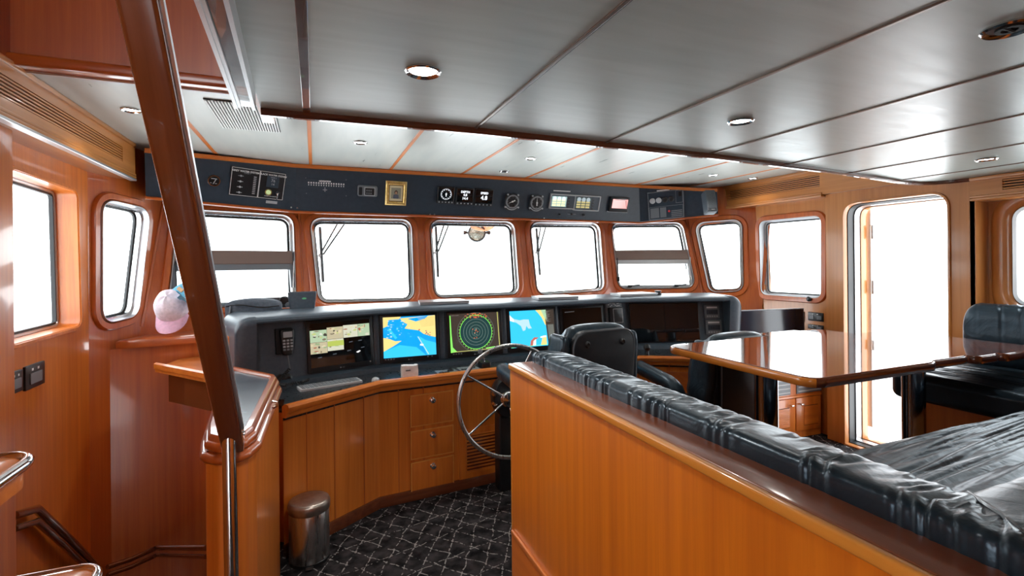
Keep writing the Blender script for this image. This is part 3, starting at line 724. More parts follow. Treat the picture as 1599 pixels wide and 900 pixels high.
# three square digital repeaters
def repeater(x0, y0, x1, y1, kind, label):
    r = pxr(fB, x0, y0, x1, y1); t = thing('digital_display', label, 'gauge', fB.p(r[0], r[2]), GI)
    mb = MB(); mb.prism(fB, rrect(*r, .006), 0, .022, bev=.003); mb.build('case', black_m, t, True, 50)
    mb = MB(); mb.prism(fB, rrect(r[0] + .008, r[1] - .008, r[2] + .028, r[3] - .008, .003), .021, .0235); mb.build('screen', screen_off, t)
    uc = (r[0] + r[1]) / 2; vc = (r[2] + .022 + r[3]) / 2; pm_ = glow('lit_white_digits', (.9, .93, 1), .9) if 'lit_white_digits' not in MATS else MATS['lit_white_digits']
    mb = MB()
    if kind == 0:
        rr = (r[1] - r[0]) * .33
        for k in range(24):
            a = 2 * pi * k / 24; l = .72 if k % 2 == 0 else .86
            p = [(uc + rr * s_ * cos(a + d_), vc + rr * s_ * sin(a + d_)) for s_, d_ in ((l, -.06), (1, -.05), (1, .05), (l, .06))]
            mb.prism(fB, p, .0235, .0245, pm_)
        mb.prism(fB, circ(uc, vc, .007, 10), .0235, .0245, pm_); mb.prism(fB, [(uc - .004, vc - .02), (uc + .004, vc - .02), (uc, vc + .02)], .0235, .0245, pm_)
    elif kind == 1:
        text_mesh(mb, fB, 'DEPTH', .026, uc, vc + .030, .0245, pm_, bold=.001); text_mesh(mb, fB, '4.8', .028, uc, vc + .004, .0245, pm_, bold=.001); text_mesh(mb, fB, '14.4', .030, uc, vc - .026, .0245, pm_, bold=.001)
    else:
        text_mesh(mb, fB, 'SPEED', .026, uc, vc + .028, .0245, pm_, bold=.001); text_mesh(mb, fB, '4.8', .050, uc, vc - .014, .0245, pm_, bold=.0015)
    mb.build('readout', pm_, t)
    for k in range(5):
        mb = MB(); u = r[0] + .016 + k * (r[1] - r[0] - .032) / 4; mb.fbox(fB, u - .006, u + .006, r[2] + .008, r[2] + .018, .021, .025, bev=.001); mb.build('button', dim_print, t)
repeater(684, 291, 708, 318, 0, 'black square display with a lit ring dial, first of the three beside the picture')
repeater(713, 293, 738, 320, 1, 'black square digital display with three lit lines, between ring dial and single number display')
repeater(742, 294, 768, 322, 2, 'black square digital display with one large lit 4.8 readout')

# two round analogue instruments in mounting plates
def round_inst(x, y, label, ang):
    c = fB.px(x, y); t = thing('analogue_gauge', label, 'gauge', fB.p(*c), GI); rr = .072
    mb = MB(); pl = [(c[0] + rr * 1.12 * cos(a) * (1.0 if abs(math.tan(a)) < 50 else 1), c[1] + rr * 1.12 * sin(a)) for a in [2 * pi * k / 32 for k in range(32)]]
    pl = rounded(rect(c[0] - rr * .95, c[0] + rr * .95, c[1] - rr * 1.15, c[1] + rr * .95), .045, 6)
    mb.prism(fB, pl, 0, .026, bev=.005); mb.build('case', black_m, t, True, 50)
    mb = MB(); mb.ring(fB, circ(*c, rr * .90, 36), circ(*c, rr * .78, 36), .024, .036, bev=.3); mb.build('bezel', grey_m, t, True)
    mb = MB(); mb.ring(fB, circ(*c, rr * .79, 36), circ(*c, rr * .74, 36), .026, .034); mb.build('rim', lgrey_m, t, True)
    mb = MB(); mb.prism(fB, circ(*c, rr * .76, 36), .024, .028); mb.build('dial', black_m, t)
    mb = MB()
    for k in range(24):
        a = 2 * pi * k / 24; l = .58 if k % 3 == 0 else .66
        mb.prism(fB, [(c[0] + rr * s_ * cos(a + d_), c[1] + rr * s_ * sin(a + d_)) for s_, d_ in ((l, -.04), (.70, -.035), (.70, .035), (l, .04))], .028, .029)
    mb.build('dial_marks', lgrey_m, t)
    mb = MB(); dx, dy = cos(ang), sin(ang); nx, ny = -dy, dx
    mb.prism(fB, [(c[0] - dx * .028 + nx * .006, c[1] - dy * .028 + ny * .006), (c[0] - dx * .028 - nx * .006, c[1] - dy * .028 - ny * .006), (c[0] + dx * .042, c[1] + dy * .042)], .029, .032)
    mb.prism(fB, circ(*c, .008, 12), .029, .034); mb.build('needle', print_m, t)
    mb = MB(); mb.tube([fB.p(c[0] + rr * 1.02 * cos(a), c[1] - .002 + rr * 1.02 * sin(a), .024) for a in [R(215 + k * 11) for k in range(11)]], .004, 6); mb.build('dimmer_bar', lgrey_m, t, True)
    for a in (52, 128, 218, 322):
        mb = MB(); mb.lathe(fB, [(.008, .02), (.008, .031), (0, .033)], 10, ctr=(c[0] + rr * 1.12 * cos(R(a)), c[1] + rr * 1.12 * sin(R(a)) - .002)); mb.build('screw', lgrey_m, t)
round_inst(799, 314, 'round analogue instrument with slanting white needle, port one of the pair', R(205))
round_inst(837, 316, 'round analogue instrument with upright needle, starboard one of the pair', R(95))

# two small colour displays
r = pxr(fB, 865, 297, 891, 300); mb = MB(); mb.fbox(fB, *r, 0, .003); o = mb.build('label_strip', print_m); tag(o, 'thin white label strip above the two small colour displays', 'label')
def lcd(x0, y0, x1, y1, label, kind):
    r = pxr(fB, x0, y0, x1, y1); t = thing('engine_display', label, 'display', fB.p(r[0], r[2]), GI)
    mb = MB(); mb.ring(fB, rrect(*r, .004), rrect(r[0] + .012, r[1] - .012, r[2] + .012, r[3] - .012, .003), 0, .020, bev=.2); mb.build('frame', lgrey_m, t, True, 50)
    mb = MB(); mb.fbox(fB, r[0] + .01, r[1] - .01, r[2] + .01, r[3] - .01, 0, .014); mb.build('case', fascia_m, t)
    W_ = r[1] - r[0]; a, b_ = r[0] + .018, r[0] + W_ * .64
    mb = MB(); mb.fbox(fB, a, b_, r[2] + .022, r[3] - .022, .014, .016); s_ = mb.build('screen', glow('lcd_ground_%d' % kind, (.35, .50, .48) if kind == 0 else (.05, .07, .07), .8), t)
    mb = MB(); cA = glow('lcd_bars_%d' % kind, (.85, .85, .45) if kind == 0 else (.45, .38, .16), .9); cB = glow('lcd_top_%d' % kind, (.75, .85, .9) if kind == 0 else (.35, .42, .45), .8)
    for k in range(3):
        u = a + .008 + k * (b_ - a - .012) / 3; ww = (b_ - a - .012) / 3 - .008
        for j in range(3):
            v = r[2] + .028 + j * .024; mb.fbox(fB, u, u + ww, v, v + .017, .016, .0165, cA)
        mb.prism(fB, circ(u + ww / 2, r[3] - .042, ww * .5, 12), .016, .0165, cB)
    mb.build('graphics', cA, s_)
    for k in range(4):
        v = r[2] + .024 + k * .028; mb = MB(); mb.fbox(fB, b_ + .014, b_ + .034, v - .007, v + .005, .014, .017, bev=.001); mb.build('button', black_m, t)
lcd(860, 302, 896, 327, 'small grey-framed colour display with bright yellow bars', 0)
lcd(898, 304, 934, 330, 'small grey-framed colour display with dim amber blocks', 1)
for i, x in enumerate((874, 912)):
    mb = MB(); mb.lathe(fB, [(.011, 0), (.011, .014), (.007, .02), (0, .02)], 14, ctr=fB.px(x, 335 + i * .8)); o = mb.build('push_button', black_m); tag(o, ('black push button under the bright bar display', 'black push button under the dim amber display')[i], 'button', 'buttons under the engine displays')
mb = MB(); c = fB.px(893, 334.5); mb.lathe(fB, [(.010, 0), (.010, .012), (0, .014)], 12, black_m, c); mb.fbox(fB, c[0] - .045, c[0] + .045, c[1] - .0025, c[1] + .0025, 0, .003, grey_m)
o = mb.build('toggle_switch', black_m, None); tag(o, 'black toggle with a thin grey legend line between two push buttons', 'switch')

# red lit square instrument
r = pxr(fB, 953, 307, 978, 331)
t = box_thing('rudder_display', 'black square instrument with a pink-red lit screen', 'display', fB, r, 0, .030, black_m, .006, group=GI)
mb = MB(); mb.fbox(fB, r[0] + .022, r[1] - .022, r[2] + .038, r[3] - .018, .029, .032); s_ = mb.build('screen', glow('pink_screen', (.95, .38, .36), .85), t)
mb = MB(); mb.fbox(fB, r[0] + .045, r[1] - .05, r[3] - .026, r[3] - .019, .032, .0325, print_m); mb.prism(fB, [(r[1] - .028, r[2] + .044), (r[1] - .05, r[3] - .03), (r[1] - .045, r[3] - .03), (r[1] - .024, r[2] + .048)], .032, .0325, matte_black); mb.build('graphics', print_m, s_)
mb = MB(); mb.fbox(fB, r[0] - .008, r[1] + .008, r[2] - .006, r[2], 0, .012, lgrey_m); mb.build('base_lip', lgrey_m, t)

# fire / watertight door panel on the starboard wing
r = pxr(fC, 1011, 301, 1069, 339); W_ = r[1] - r[0]
t = thing('alarm_panel', 'grey outlined alarm panel with four round vents and a red button', 'control panel', fC.p(r[0], r[2]), GI)
H_ = r[3] - r[2]
mb = MB(); mb.prism(fC, rrect(*r, .005), 0, .010, bev=.002); mb.build('plate', fascia_m, t)
mb = MB(); outline(mb, fC, (r[0] + .003, r[1] - .003, r[2] + .003, r[3] - .003), .003, .012, dim_print)
outline(mb, fC, (r[0] + .01, r[1] - .01, r[2] + .01, r[2] + H_ * .47), .002, .0115, dim_print); outline(mb, fC, (r[0] + W_ * .78, r[1] - .01, r[2] + H_ * .54, r[3] - .01), .002, .0115, dim_print); mb.build('border', dim_print, t)
for k in range(4):
    mb = MB(); c = (r[0] + W_ * (.13 + k * .175), r[2] + H_ * .70); rr = min(H_ * .16, W_ * .078)
    mb.lathe(fC, [(rr, .01), (rr, .024), (rr * .8, .028), (0, .028)], 20, ctr=c); mb.build('speaker_vent', lgrey_m if k < 2 else black_m, t, True)
for a, b_ in ((.06, .30), (.33, .5)):
    mb = MB(); mb.fbox(fC, r[0] + W_ * a, r[0] + W_ * b_, r[2] + H_ * .08, r[2] + H_ * .43, .010, .013); mb.build('cover', grey_m, t)
mb = MB(); mb.lathe(fC, [(.010, .01), (.010, .018), (0, .02)], 14, ctr=(r[0] + W_ * .58, r[2] + H_ * .28)); mb.build('red_button', base_mat('red_button', (.6, .03, .04), .4), t)
for k in range(4):
    mb = MB(); mb.fbox(fC, r[0] + W_ * .64, r[1] - .02, r[2] + .024 + k * .018, r[2] + .030 + k * .018, .010, .0115); mb.build('legend', dim_print, t)
mb = MB(); mb.fbox(fC, r[1] - .05, r[1] - .02, r[3] - .07, r[3] - .02, .01, .02, bev=.002); mb.build('rocker', black_m, t)
r = pxr(fC, 1026, 297.5, 1046, 300.5); mb = MB(); mb.fbox(fC, *r, 0, .003); o = mb.build('label_strip', print_m); tag(o, 'thin white label strip above the grey alarm panel', 'label')
r = pxr(fC, 1033, 344, 1038, 346)
# loudspeaker at the starboard end
t = thing('loudspeaker', 'slim grey-blue loudspeaker tilted at the starboard end of the overhead panel', 'speaker', (3.78, 3.8, 2.0))
p0 = at(1114, 301, Y=3.62); p1 = at(1103, 331, Y=3.60)
ax = (p0 - p1).normalized(); sf = Fr((p0 + p1) / 2, Vector((.93, -.37, 0)), ax)
L_ = (p0 - p1).length / 2
mb = MB(); mb.prism(sf, rrect(-.050, .050, -L_, L_, .012), -.05, .045, bev=.010); mb.build('cabinet', base_mat('speaker_grey', (.05, .062, .078), .5), t, True, 50)
mb = MB(); mb.prism(sf, rrect(-.040, .040, -L_ + .03, L_ - .012, .008), .044, .049); mb.build('grille', noisy(base_mat('speaker_grille', (.13, .15, .17), .6), (300, 300, 300), (.03, .04, .05), (.09, .105, .12), .3), t)
mb = MB(); mb.tube([sf.p(-.018, -L_ + .014, .047), sf.p(.018, -L_ + .014, .047)], .006, 8); mb.build('badge', chrome, t, True)
mb = MB(); mb.tube([sf.p(.03, 0, -.05), sf.p(.05, .02, -.10), sf.p(.09, .03, -.12)], .012, 8); mb.build('bracket', black_m, t, True)

# ================================================================== HELM CABINET (wood base under the screens)
cabpts = [(-.155, 2.755), (.36, 3.09), (1.32, 3.16), (2.30, 3.07), (3.02, 2.64)]
DZ = .78
hc = thing('helm_cabinet', 'long curved teak cabinet carrying the helm screens, facing the steering wheel', 'cabinet', (1.35, 3.3, 0))
back = [(3.30, 3.9), (-.36, 3.9), (-.36, 3.03), (-.155, 2.90)]
mb = MB(); mb.prism(XY, cabpts + [(3.30, 2.95)] + back, .001, .70); mb.build('body', wood_z, hc)
mb = MB(); mb.prism(XY, [(a, b - .0) for a, b in cabpts] + [(3.30, 2.95)] + back, .70, .772); mb.build('desktop', deskblk, hc)
mb = MB(); mb.sweep([(a, b, 0) for a, b in cabpts], [(-.01, .715), (.020, .715), (.032, .722), (.036, .735), (.036, .745), (.048, .750), (.054, .762), (.054, .774), (.046, .785), (.030, .788), (.012, .786), (.0, .778), (-.01, .77)])
mb.build('nosing', wood_x, hc, True, 35)
mb = MB(); mb.sweep([(a, b, 0) for a, b in cabpts], [(-.01, 0.001), (.016, .001), (.016, .055), (.010, .066), (-.01, .066)]); mb.build('plinth', dark_x, hc, True)
CF = [seg(cabpts[i], cabpts[i + 1], 0) for i in range(4)]
# panel joints of the port face
for i, lst in ((0, (.13, .30, .50)), (1, (.12, .28)), (2, (.78, .95)), (3, (.2, .5))):
    for u in lst:
        mb = MB(); mb.fbox(CF[i], u - .003, u + .003, .066, .715, -.001, .0025); mb.build('panel_joint', red_z, hc)
fr = CF[1]
drx0, drx1 = fr.px(641, 690)[0], fr.px(708, 690)[0]
tops = [(.705, .545), (.535, .345), (.335, .105)]
ys = [(613, 662), (668, 712), (716, 767)]
for k, (ya, yb) in enumerate(ys):
    v1 = fr.px(675, ya)[1]; v0 = fr.px(675, yb)[1]; v1 = min(v1, .70)
    mb = MB(); mb.fbox(fr, drx0, drx1, v0, v1, 0, .012, bev=.003)
    d = mb.build('drawer', wood_z, hc, True, 30)
    mb = MB(); outline(mb, Fr(fr.p(0, 0, .0115), fr.U, fr.V), (drx0 + .0, drx1 - .0, v0 + .0, v1 - .0), .006, .002, golden); mb.build('edge_bead', golden, d)
    cu_, cv_ = (drx0 + drx1) / 2, v1 - (v1 - v0) * (.22 if k < 2 else .2)
    mb = MB(); mb.lathe(fr, [(.018, .012), (.018, .014), (.008, .018), (.008, .026), (.016, .032), (.016, .038), (.008, .042), (0, .042)], 18, ctr=(cu_, cv_)); mb.build('knob', chrome, d, True)
# louvred door behind the wheel
lu0 = fr.px(717, 720)[0]; lu1 = min(fr.px(800, 720)[0], 10); lv0, lv1 = fr.px(717, 752)[1], fr.px(717, 672)[1]
mb = MB(); mb.fbox(CF[1], lu0, .955, lv0, lv1, 0, .010, bev=.003); d = mb.build('louver_door', wood_z, hc, True, 30)
mb = MB(); mb.fbox(CF[1], lu0 + .05, .93, lv0 + .05, lv1 - .045, .009, .011); mb.build('opening', dark_x, d)
mb = MB(); outline(mb, Fr(CF[1].p(0, 0, .010), CF[1].U, CF[1].V), (lu0 + .044, .936, lv0 + .044, lv1 - .039), .008, .006, wood_x)
for k in range(11):
    v = lv0 + .058 + k * (lv1 - lv0 - .115) / 10; mb.fbox(CF[1], lu0 + .05, .93, v - .0045, v + .0045, .008, .018, bev=.0015)
mb.build('louvers', wood_x, d)
# moulded drawer fronts on the starboard half seen beside the chairs
for i, (u0, u1) in ((2, (.06, .74)), (3, (.05, .38)), (3, (.42, .78))):
    mb = MB(); mb.fbox(CF[i], u0, u1, .50, .665, 0, .010, bev=.003); d = mb.build('drawer', red_x, hc, True, 30)
    mb = MB(); mb.fbox(CF[i], u0, u1, .10, .47, 0, .010, bev=.003); d = mb.build('door', red_z, hc, True, 30)

# ================================================================== SCREEN HOUSING
hp = [(-.34, 3.17), (.39, 3.40), (2.42, 3.40), (3.22, 3.133)]
HF = []
LEAN = .16
hood = thing('dashboard_console', 'blue-black moulded housing with recessed screens, standing on the teak desk', 'dashboard', (1.4, 3.5, DZ))
ZH0, ZH1 = .772, 1.20
prof = [(-.38, ZH0), (-.38, ZH1 + .004), (-.02, ZH1 + .004), (.055, ZH1 - .002), (.075, ZH1 - .012), (.080, ZH1 - .026), (.072, ZH1 - .036), (-.055, 1.155), (-.012, .815), (.035, .800), (.040, ZH0)]
hs = [(p[0], p[1], 0) for p in hp]
mb = MB(); mb.sweep(hs, prof); mb.build('housing', hood_m, hood, True, 38)
for i in range(3):
    A, B = hp[i], hp[i + 1]; f0 = seg(A, B, .815, 0); f0 = Fr(f0.p(0, 0, -.012), f0.U, Vector((0, 0, 1)) + (-f0.N) * (.043 / .34))
    HF.append(f0)
# cheeks with big rounded shoulders
def cheek(A, B, side):
    f = seg(A, B, 0, 0); L = (Vector(B) - Vector(A)).length
    u = 0 if side < 0 else L
    # section in depth/height, extruded along U with a heavy round-over
    pl = rounded([(-.36, ZH0), (.050, ZH0), (.085, ZH1 + .006), (-.36, ZH1 + .006)], [.002, .02, .05, .01], 8)
    fr2 = Fr(f.p(u, 0, 0), f.N, Vector((0, 0, 1)))      # plane across the cheek
    mb = MB()
    if side < 0:
        g = Fr(f.p(u + .012, 0, 0), f.N * 1, Vector((0, 0, 1)));
    W = .095
    # rounded shoulder in the front view: sweep slices
    n = 14; vs = []; fs = []; N_ = len(pl)
    for k in range(n + 1):
        t = k / n; a = t * pi / 2
        du = (W - .085 + .085 * sin(a)) if k else 0; 
        du = (W - .085) + .085 * sin(a); drop = .085 * (1 - cos(a))
        for (pn, pz) in pl:
            zz = pz - drop * max(0, (pz - ZH0) / (ZH1 - ZH0)) ** 2
            nn = pn - (.03 * (1 - cos(a)) if pn > 0 else 0)
            vs.append(f.p(u + side * du, 0, nn) + Vector((0, 0, zz)))
    base = [f.p(u - side * .012, 0, pn) + Vector((0, 0, pz)) for pn, pz in pl]
    vs = base + vs
    for k in range(n + 1):
        for i in range(N_):
            j = (i + 1) % N_; fs.append([k * N_ + i, k * N_ + j, (k + 1) * N_ + j, (k + 1) * N_ + i])
    fs.append(list(range(N_))); fs.append([(n + 1) * N_ + i for i in range(N_)])
    mb.add(vs, fs); mb.build('cheek', hood_m, hood, True, 50)
cheek(hp[0], hp[1], -1); cheek(hp[2], hp[3], 1)
# bezel mullions between screen bays
def bay_bar(i, x, name='bay_divider'):
    f = HF[i]; u = f.px(x, 520)[0]; mb = MB(); mb.fbox(f, u - .018, u + .018, .0, .345, -.004, .014, bev=.006); mb.build(name, hood_m, hood, True)
bay_bar(1, 587.5); bay_bar(1, 690); bay_bar(1, 787); bay_bar(1, 869)
def monitor(i, corners, label, cat='screen', group='helm screens set in the dashboard', bez=(.020, .020, .034, .020), mat=black_m, w=.014):
    """corners = outer black bezel TL, BR in the photograph -> upright rectangle"""
    f = HF[i]; us = [f.px(*c) for c in corners]
    u0 = (us[0][0] + us[3][0]) / 2; u1 = (us[1][0] + us[2][0]) / 2; v1 = (us[0][1] + us[1][1]) / 2; v0 = (us[2][1] + us[3][1]) / 2
    v0 = max(v0, .004); v1 = min(v1, .335)
    t = thing('monitor', label, cat, f.p((u0 + u1) / 2, v0, 0), group)
    mb = MB(); mb.prism(f, rrect(u0, u1, v0, v1, .008), -.004, w, bev=.003); mb.build('bezel', mat, t, True, 50)
    a = (u0 + bez[0], u1 - bez[1], v0 + bez[2], v1 - bez[3])
    return f, t, a, w, (u0, u1, v0, v1)
def sub(a, x0, x1, y0, y1):
    """fraction of the screen rectangle, y down"""
    return (a[0] + (a[1] - a[0]) * x0, a[0] + (a[1] - a[0]) * x1, a[3] - (a[3] - a[2]) * y1, a[3] - (a[3] - a[2]) * y0)
def spoly(a, pts): return [(a[0] + (a[1] - a[0]) * x, a[3] - (a[3] - a[2]) * y) for x, y in pts]
GL = {}
def G(name, col, s=.9):
    if name not in GL: GL[name] = glow('screen_' + name, col, s)
    return GL[name]
def poly_on(mb, f, a, pts, w, mat): # thin flat polygon of the screen's picture
    P = spoly(a, pts); mb.prism(f, P, w, w + .0004, mat)
def brand(mb, f, u0, u1, v0, w):
    um = (u0 + u1) / 2
    mb.prism(f, circ(um - .012, v0 + .014, .005, 12), w, w + .0006, dim_print); text_mesh(mb, f, 'LG', .012, um + .006, v0 + .014, w + .0006, dim_print)
# 1: camera monitor
f, t, a, w, o4 = monitor(0, [(472, 502), (577, 494), (587, 579), (486, 592)], 'black monitor showing a mosaic of pale camera pictures above a dark menu')
mb = MB(); mb.fbox(f, *a, w - .001, w + .001, screen_off); s_ = mb.build('screen', screen_off, t)
mb = MB(); rnd = random.Random(3)
cols = [(.42, .55, .36), (.52, .46, .30), (.62, .62, .48), (.30, .40, .22), (.66, .58, .36), (.22, .18, .12), (.70, .70, .62), (.35, .12, .07), (.05, .05, .04), (.50, .55, .20)]
tiles = [(0, .27, .06, .34), (.27, .54, .02, .30), (.54, .79, .0, .30), (.79, 1.0, .0, .30), (.0, .27, .34, .60), (.27, .54, .30, .57)]
for ti, (x0, x1, y0, y1) in enumerate(tiles):
    y0 += .10; y1 += .10
    poly_on(mb, f, a, [(x0, y0), (x1 - .004, y0), (x1 - .004, y1 - .006), (x0, y1 - .006)], w + .001, G('cam%d' % (ti % 3), cols[ti % 3], .75))
    for q in range(13):
        cx = rnd.uniform(x0 + .02, x1 - .03); cy = rnd.uniform(y0 + .02, y1 - .03); rx = rnd.uniform(.012, .045); ry = rnd.uniform(.010, .04)
        P = [(min(x1 - .006, max(x0, cx + rx * cos(2 * pi * k / 7) * rnd.uniform(.6, 1.2))), min(y1 - .01, max(y0, cy + ry * sin(2 * pi * k / 7) * rnd.uniform(.6, 1.2)))) for k in range(7)]
        ci = rnd.randrange(len(cols)); poly_on(mb, f, a, P, w + .0016 + q * .0002, G('camspot%d' % ci, cols[ci], .75))
poly_on(mb, f, a, [(.27, .44), (.536, .44), (.536, .56), (.27, .56)], w + .005, G('campitch', (.42, .50, .10), .8))
for (x, y) in [(.66, .50), (.82, .49), (.14, .78), (.38, .74), (.62, .70), (.86, .66)]: poly_on(mb, f, a, [(x - .03, y), (x + .03, y - .006), (x + .03, y + .012), (x - .03, y + .018)], w + .001, G('camtext', (.10, .12, .14), .6))
poly_on(mb, f, a, [(.74, .76), (.80, .73), (.82, .745), (.77, .785)], w + .001, G('camglint', (.9, .9, .9), .9))
mb.build('picture', None, s_)
mb = MB(); brand(mb, f, o4[0], o4[1], o4[2], w); mb.prism(f, circ(o4[1] - .028, o4[2] + .026, .005, 10), w, w + .002, lgrey_m); mb.build('logo', dim_print, t)
# 2: chart
f, t, a, w, o4 = monitor(1, [(592, 491), (681, 487), (688, 569), (596, 576)], 'black monitor with a sea chart, blue water between yellow coasts')
mb = MB(); mb.fbox(f, *a, w - .001, w + .001); s_ = mb.build('screen', screen_off, t)
mb = MB(); sea = G('deep_sea', (.0, .30, .72), .95); sea2 = G('shoal_sea', (.03, .48, .85), .95); land = G('chart_land', (.82, .62, .22), .9); foam = G('chart_pale', (.45, .68, .75), .85); red = G('chart_red', (.5, .15, .12), .8)
aa = sub(a, 0, 1, .0, 1)
poly_on(mb, f, aa, [(0, 0), (1, 0), (1, 1), (0, 1)], w + .001, sea)
poly_on(mb, f, aa, [(0, .84), (.30, .70), (.62, .78), (.80, 1), (0, 1)], w + .0016, sea2)
poly_on(mb, f, aa, [(.66, .50), (.80, .62), (1, .70), (1, 1), (.82, 1), (.74, .70)], w + .0016, sea2)
poly_on(mb, f, aa, [(.0, .0), (.34, .0), (.30, .06), (.10, .07), (.08, .22), (.0, .26)], w + .0018, land)
poly_on(mb, f, aa, [(.32, .04), (.72, .02), (1, .0), (1, .56), (.88, .52), (.76, .46), (.68, .37), (.52, .33), (.40, .30), (.46, .20), (.36, .12)], w + .0018, land)
poly_on(mb, f, aa, [(.0, .50), (.12, .54), (.22, .60), (.34, .60), (.18, .72), (.0, .84)], w + .0018, land)
poly_on(mb, f, aa, [(.46, .06), (.86, .01), (.80, .08), (.62, .14), (.54, .10)], w + .0024, sea)
poly_on(mb, f, aa, [(.08, .30), (.12, .27), (.26, .52), (.22, .55)], w + .0024, sea2)
rnd = random.Random(11)
for q in range(46):
    x = rnd.uniform(.04, .50); y = rnd.uniform(.06, .50); s = rnd.uniform(.006, .026); poly_on(mb, f, aa, [(x, y), (x + s * 1.6, y + s * .2), (x + s, y + s), (x - s * .4, y + s * .8)], w + .0026, foam if q % 3 else sea2)
for q in range(16):
    x = rnd.uniform(.66, .90); y = rnd.uniform(.34, .46) + (x - .7) * .25; s = rnd.uniform(.01, .03); poly_on(mb, f, aa, [(x, y), (x + s, y), (x + s, y + s * .6), (x, y + s)], w + .003, red if q % 2 else G('chart_dark', (.06, .08, .22), .8))
for q in range(8): y = .06 + q * .03; poly_on(mb, f, aa, [(.66 + q * .01, y), (.98, y - .02), (.98, y - .012), (.66 + q * .01, y + .006)], w + .0025, G('chart_line', (.55, .40, .14), .8))
poly_on(mb, f, aa, [(.70, .70), (.76, .72), (.74, .76), (.68, .74)], w + .003, G('chart_white', (.85, .9, .9), .9))
poly_on(mb, f, aa, [(.64, .52), (.66, .52), (.86, .98), (.84, .98)], w + .0028, foam)
mb.build('chart_picture', None, s_)
mb = MB()
for x in (.02, .07, .12, .17, .82, .90): u0_, u1_, v0_, v1_ = sub(a, x, x + .03, 1.02, 1.05); mb.fbox(f, u0_, u1_, v0_, v1_, w, w + .001)
brand(mb, f, o4[0], o4[1], o4[2], w); mb.build('logo', print_m, t)
# 3: radar
f, t, a, w, o4 = monitor(1, [(697, 487), (781, 483), (787, 556), (700, 568)], 'black monitor with green radar rings on a dark sweep')
mb = MB(); mb.fbox(f, *a, w - .001, w + .001); s_ = mb.build('screen', screen_off, t)
mb = MB(); gr = G('radar_green', (.22, .85, .12), .95); gg = G('radar_grey', (.22, .30, .26), .8); tq = G('radar_sweep', (.012, .045, .045), .8); rd = G('radar_red', (.75, .14, .05), .9); br = G('radar_brown', (.06, .045, .035), .6)
poly_on(mb, f, a, [(0, 0), (1, 0), (1, 1), (0, 1)], w + .001, br)
cxx, cyy = (a[0] + a[1]) / 2 + .004, a[2] + (a[3] - a[2]) * .50; RR = (a[3] - a[2]) * .44
mb.prism(f, circ(cxx, cyy, RR, 48), w + .0014, w + .0018, tq)
for k, q in enumerate((.25, .42, .60, .78)): mb.ring(f, circ(cxx, cyy, RR * q + .0009, 48), circ(cxx, cyy, RR * q - .0009, 48), w + .002, w + .0024, gg)
mb.ring(f, circ(cxx, cyy, RR + .0016, 60), circ(cxx, cyy, RR - .0014, 60), w + .002, w + .0025, gr)
mb.ring(f, circ(cxx, cyy, RR * 1.16 + .0006, 60), circ(cxx, cyy, RR * 1.16 - .0006, 60), w + .002, w + .0024, gg)
for k in range(36):
    an = 2 * pi * k / 36; r1_, r2_ = RR * 1.03, RR * 1.09; ca, sa = cos(an), sin(an); h_ = .0014
    mb.prism(f, [(cxx + ca * r1_ - sa * h_, cyy + sa * r1_ + ca * h_), (cxx + ca * r1_ + sa * h_, cyy + sa * r1_ - ca * h_), (cxx + ca * r2_ + sa * h_, cyy + sa * r2_ - ca * h_), (cxx + ca * r2_ - sa * h_, cyy + sa * r2_ + ca * h_)], w + .002, w + .0025, gr)
rnd = random.Random(5)
for q in range(40):
    x = .5 + rnd.gauss(0, .09); y = rnd.uniform(.0, .12); poly_on(mb, f, a, [(x, y), (x + .03, y + .004), (x + .028, y + .014), (x, y + .012)], w + .0026, rd)
for q in range(14): x = .5 + rnd.gauss(0, .02); y = rnd.uniform(.4, .66); poly_on(mb, f, a, [(x, y), (x + .016, y), (x + .016, y + .02), (x, y + .02)], w + .0026, rd if q % 2 else gg)
poly_on(mb, f, a, [(.0, .04), (.018, .04), (.026, .5), (.040, .86), (.10, .95), (.12, .97), (.0, 1)], w + .0022, gr)
poly_on(mb, f, a, [(.0, .975), (.98, .955), (.98, .97), (.0, .99)], w + .0022, G('radar_olive', (.5, .5, .15), .8)); poly_on(mb, f, a, [(.955, .0), (.97, .0), (.985, .96), (.97, .96)], w + .0022, G('radar_olive', (.5, .5, .15), .8))
poly_on(mb, f, a, [(.70, .93), (.88, .91), (.88, .945), (.70, .955)], w + .0024, gr); poly_on(mb, f, a, [(.04, .03), (.20, .03), (.20, .05), (.04, .05)], w + .0024, print_m)
mb.build('radar_picture', None, s_)
mb = MB(); brand(mb, f, o4[0], o4[1], o4[2], w)
for x in (.04, .09, .14, .19): u0_, u1_, v0_, v1_ = sub(a, x, x + .03, 1.02, 1.05); mb.fbox(f, u0_, u1_, v0_, v1_, w, w + .001)
mb.build('logo', print_m, t)
# 4: second chart
f, t, a, w, o4 = monitor(1, [(790, 483), (866, 479), (871, 546), (795, 555)], 'black monitor with a mostly blue chart and a dark data column at right')
mb = MB(); mb.fbox(f, *a, w - .001, w + .001); s_ = mb.build('screen', screen_off, t)
mb = MB(); poly_on(mb, f, a, [(0, 0), (1, 0), (1, 1), (0, 1)], w + .001, sea2)
poly_on(mb, f, a, [(.78, 0), (1, 0), (1, 1), (.84, 1)], w + .0016, br)
poly_on(mb, f, a, [(.58, 0), (.80, 0), (.84, .5), (.78, .40), (.72, .22), (.64, .08)], w + .0014, land)
poly_on(mb, f, a, [(.70, 0), (.82, 0), (.84, .34), (.78, .22)], w + .0018, G('chart_green', (.35, .55, .35), .9))
poly_on(mb, f, a, [(.0, .12), (.10, .22), (.22, .26), (.30, .24), (.42, .25), (.44, .40), (.48, .50), (.40, .50), (.36, .42), (.33, .54), (.28, .56), (.24, .42), (.14, .32), (.0, .26)], w + .0018, foam)
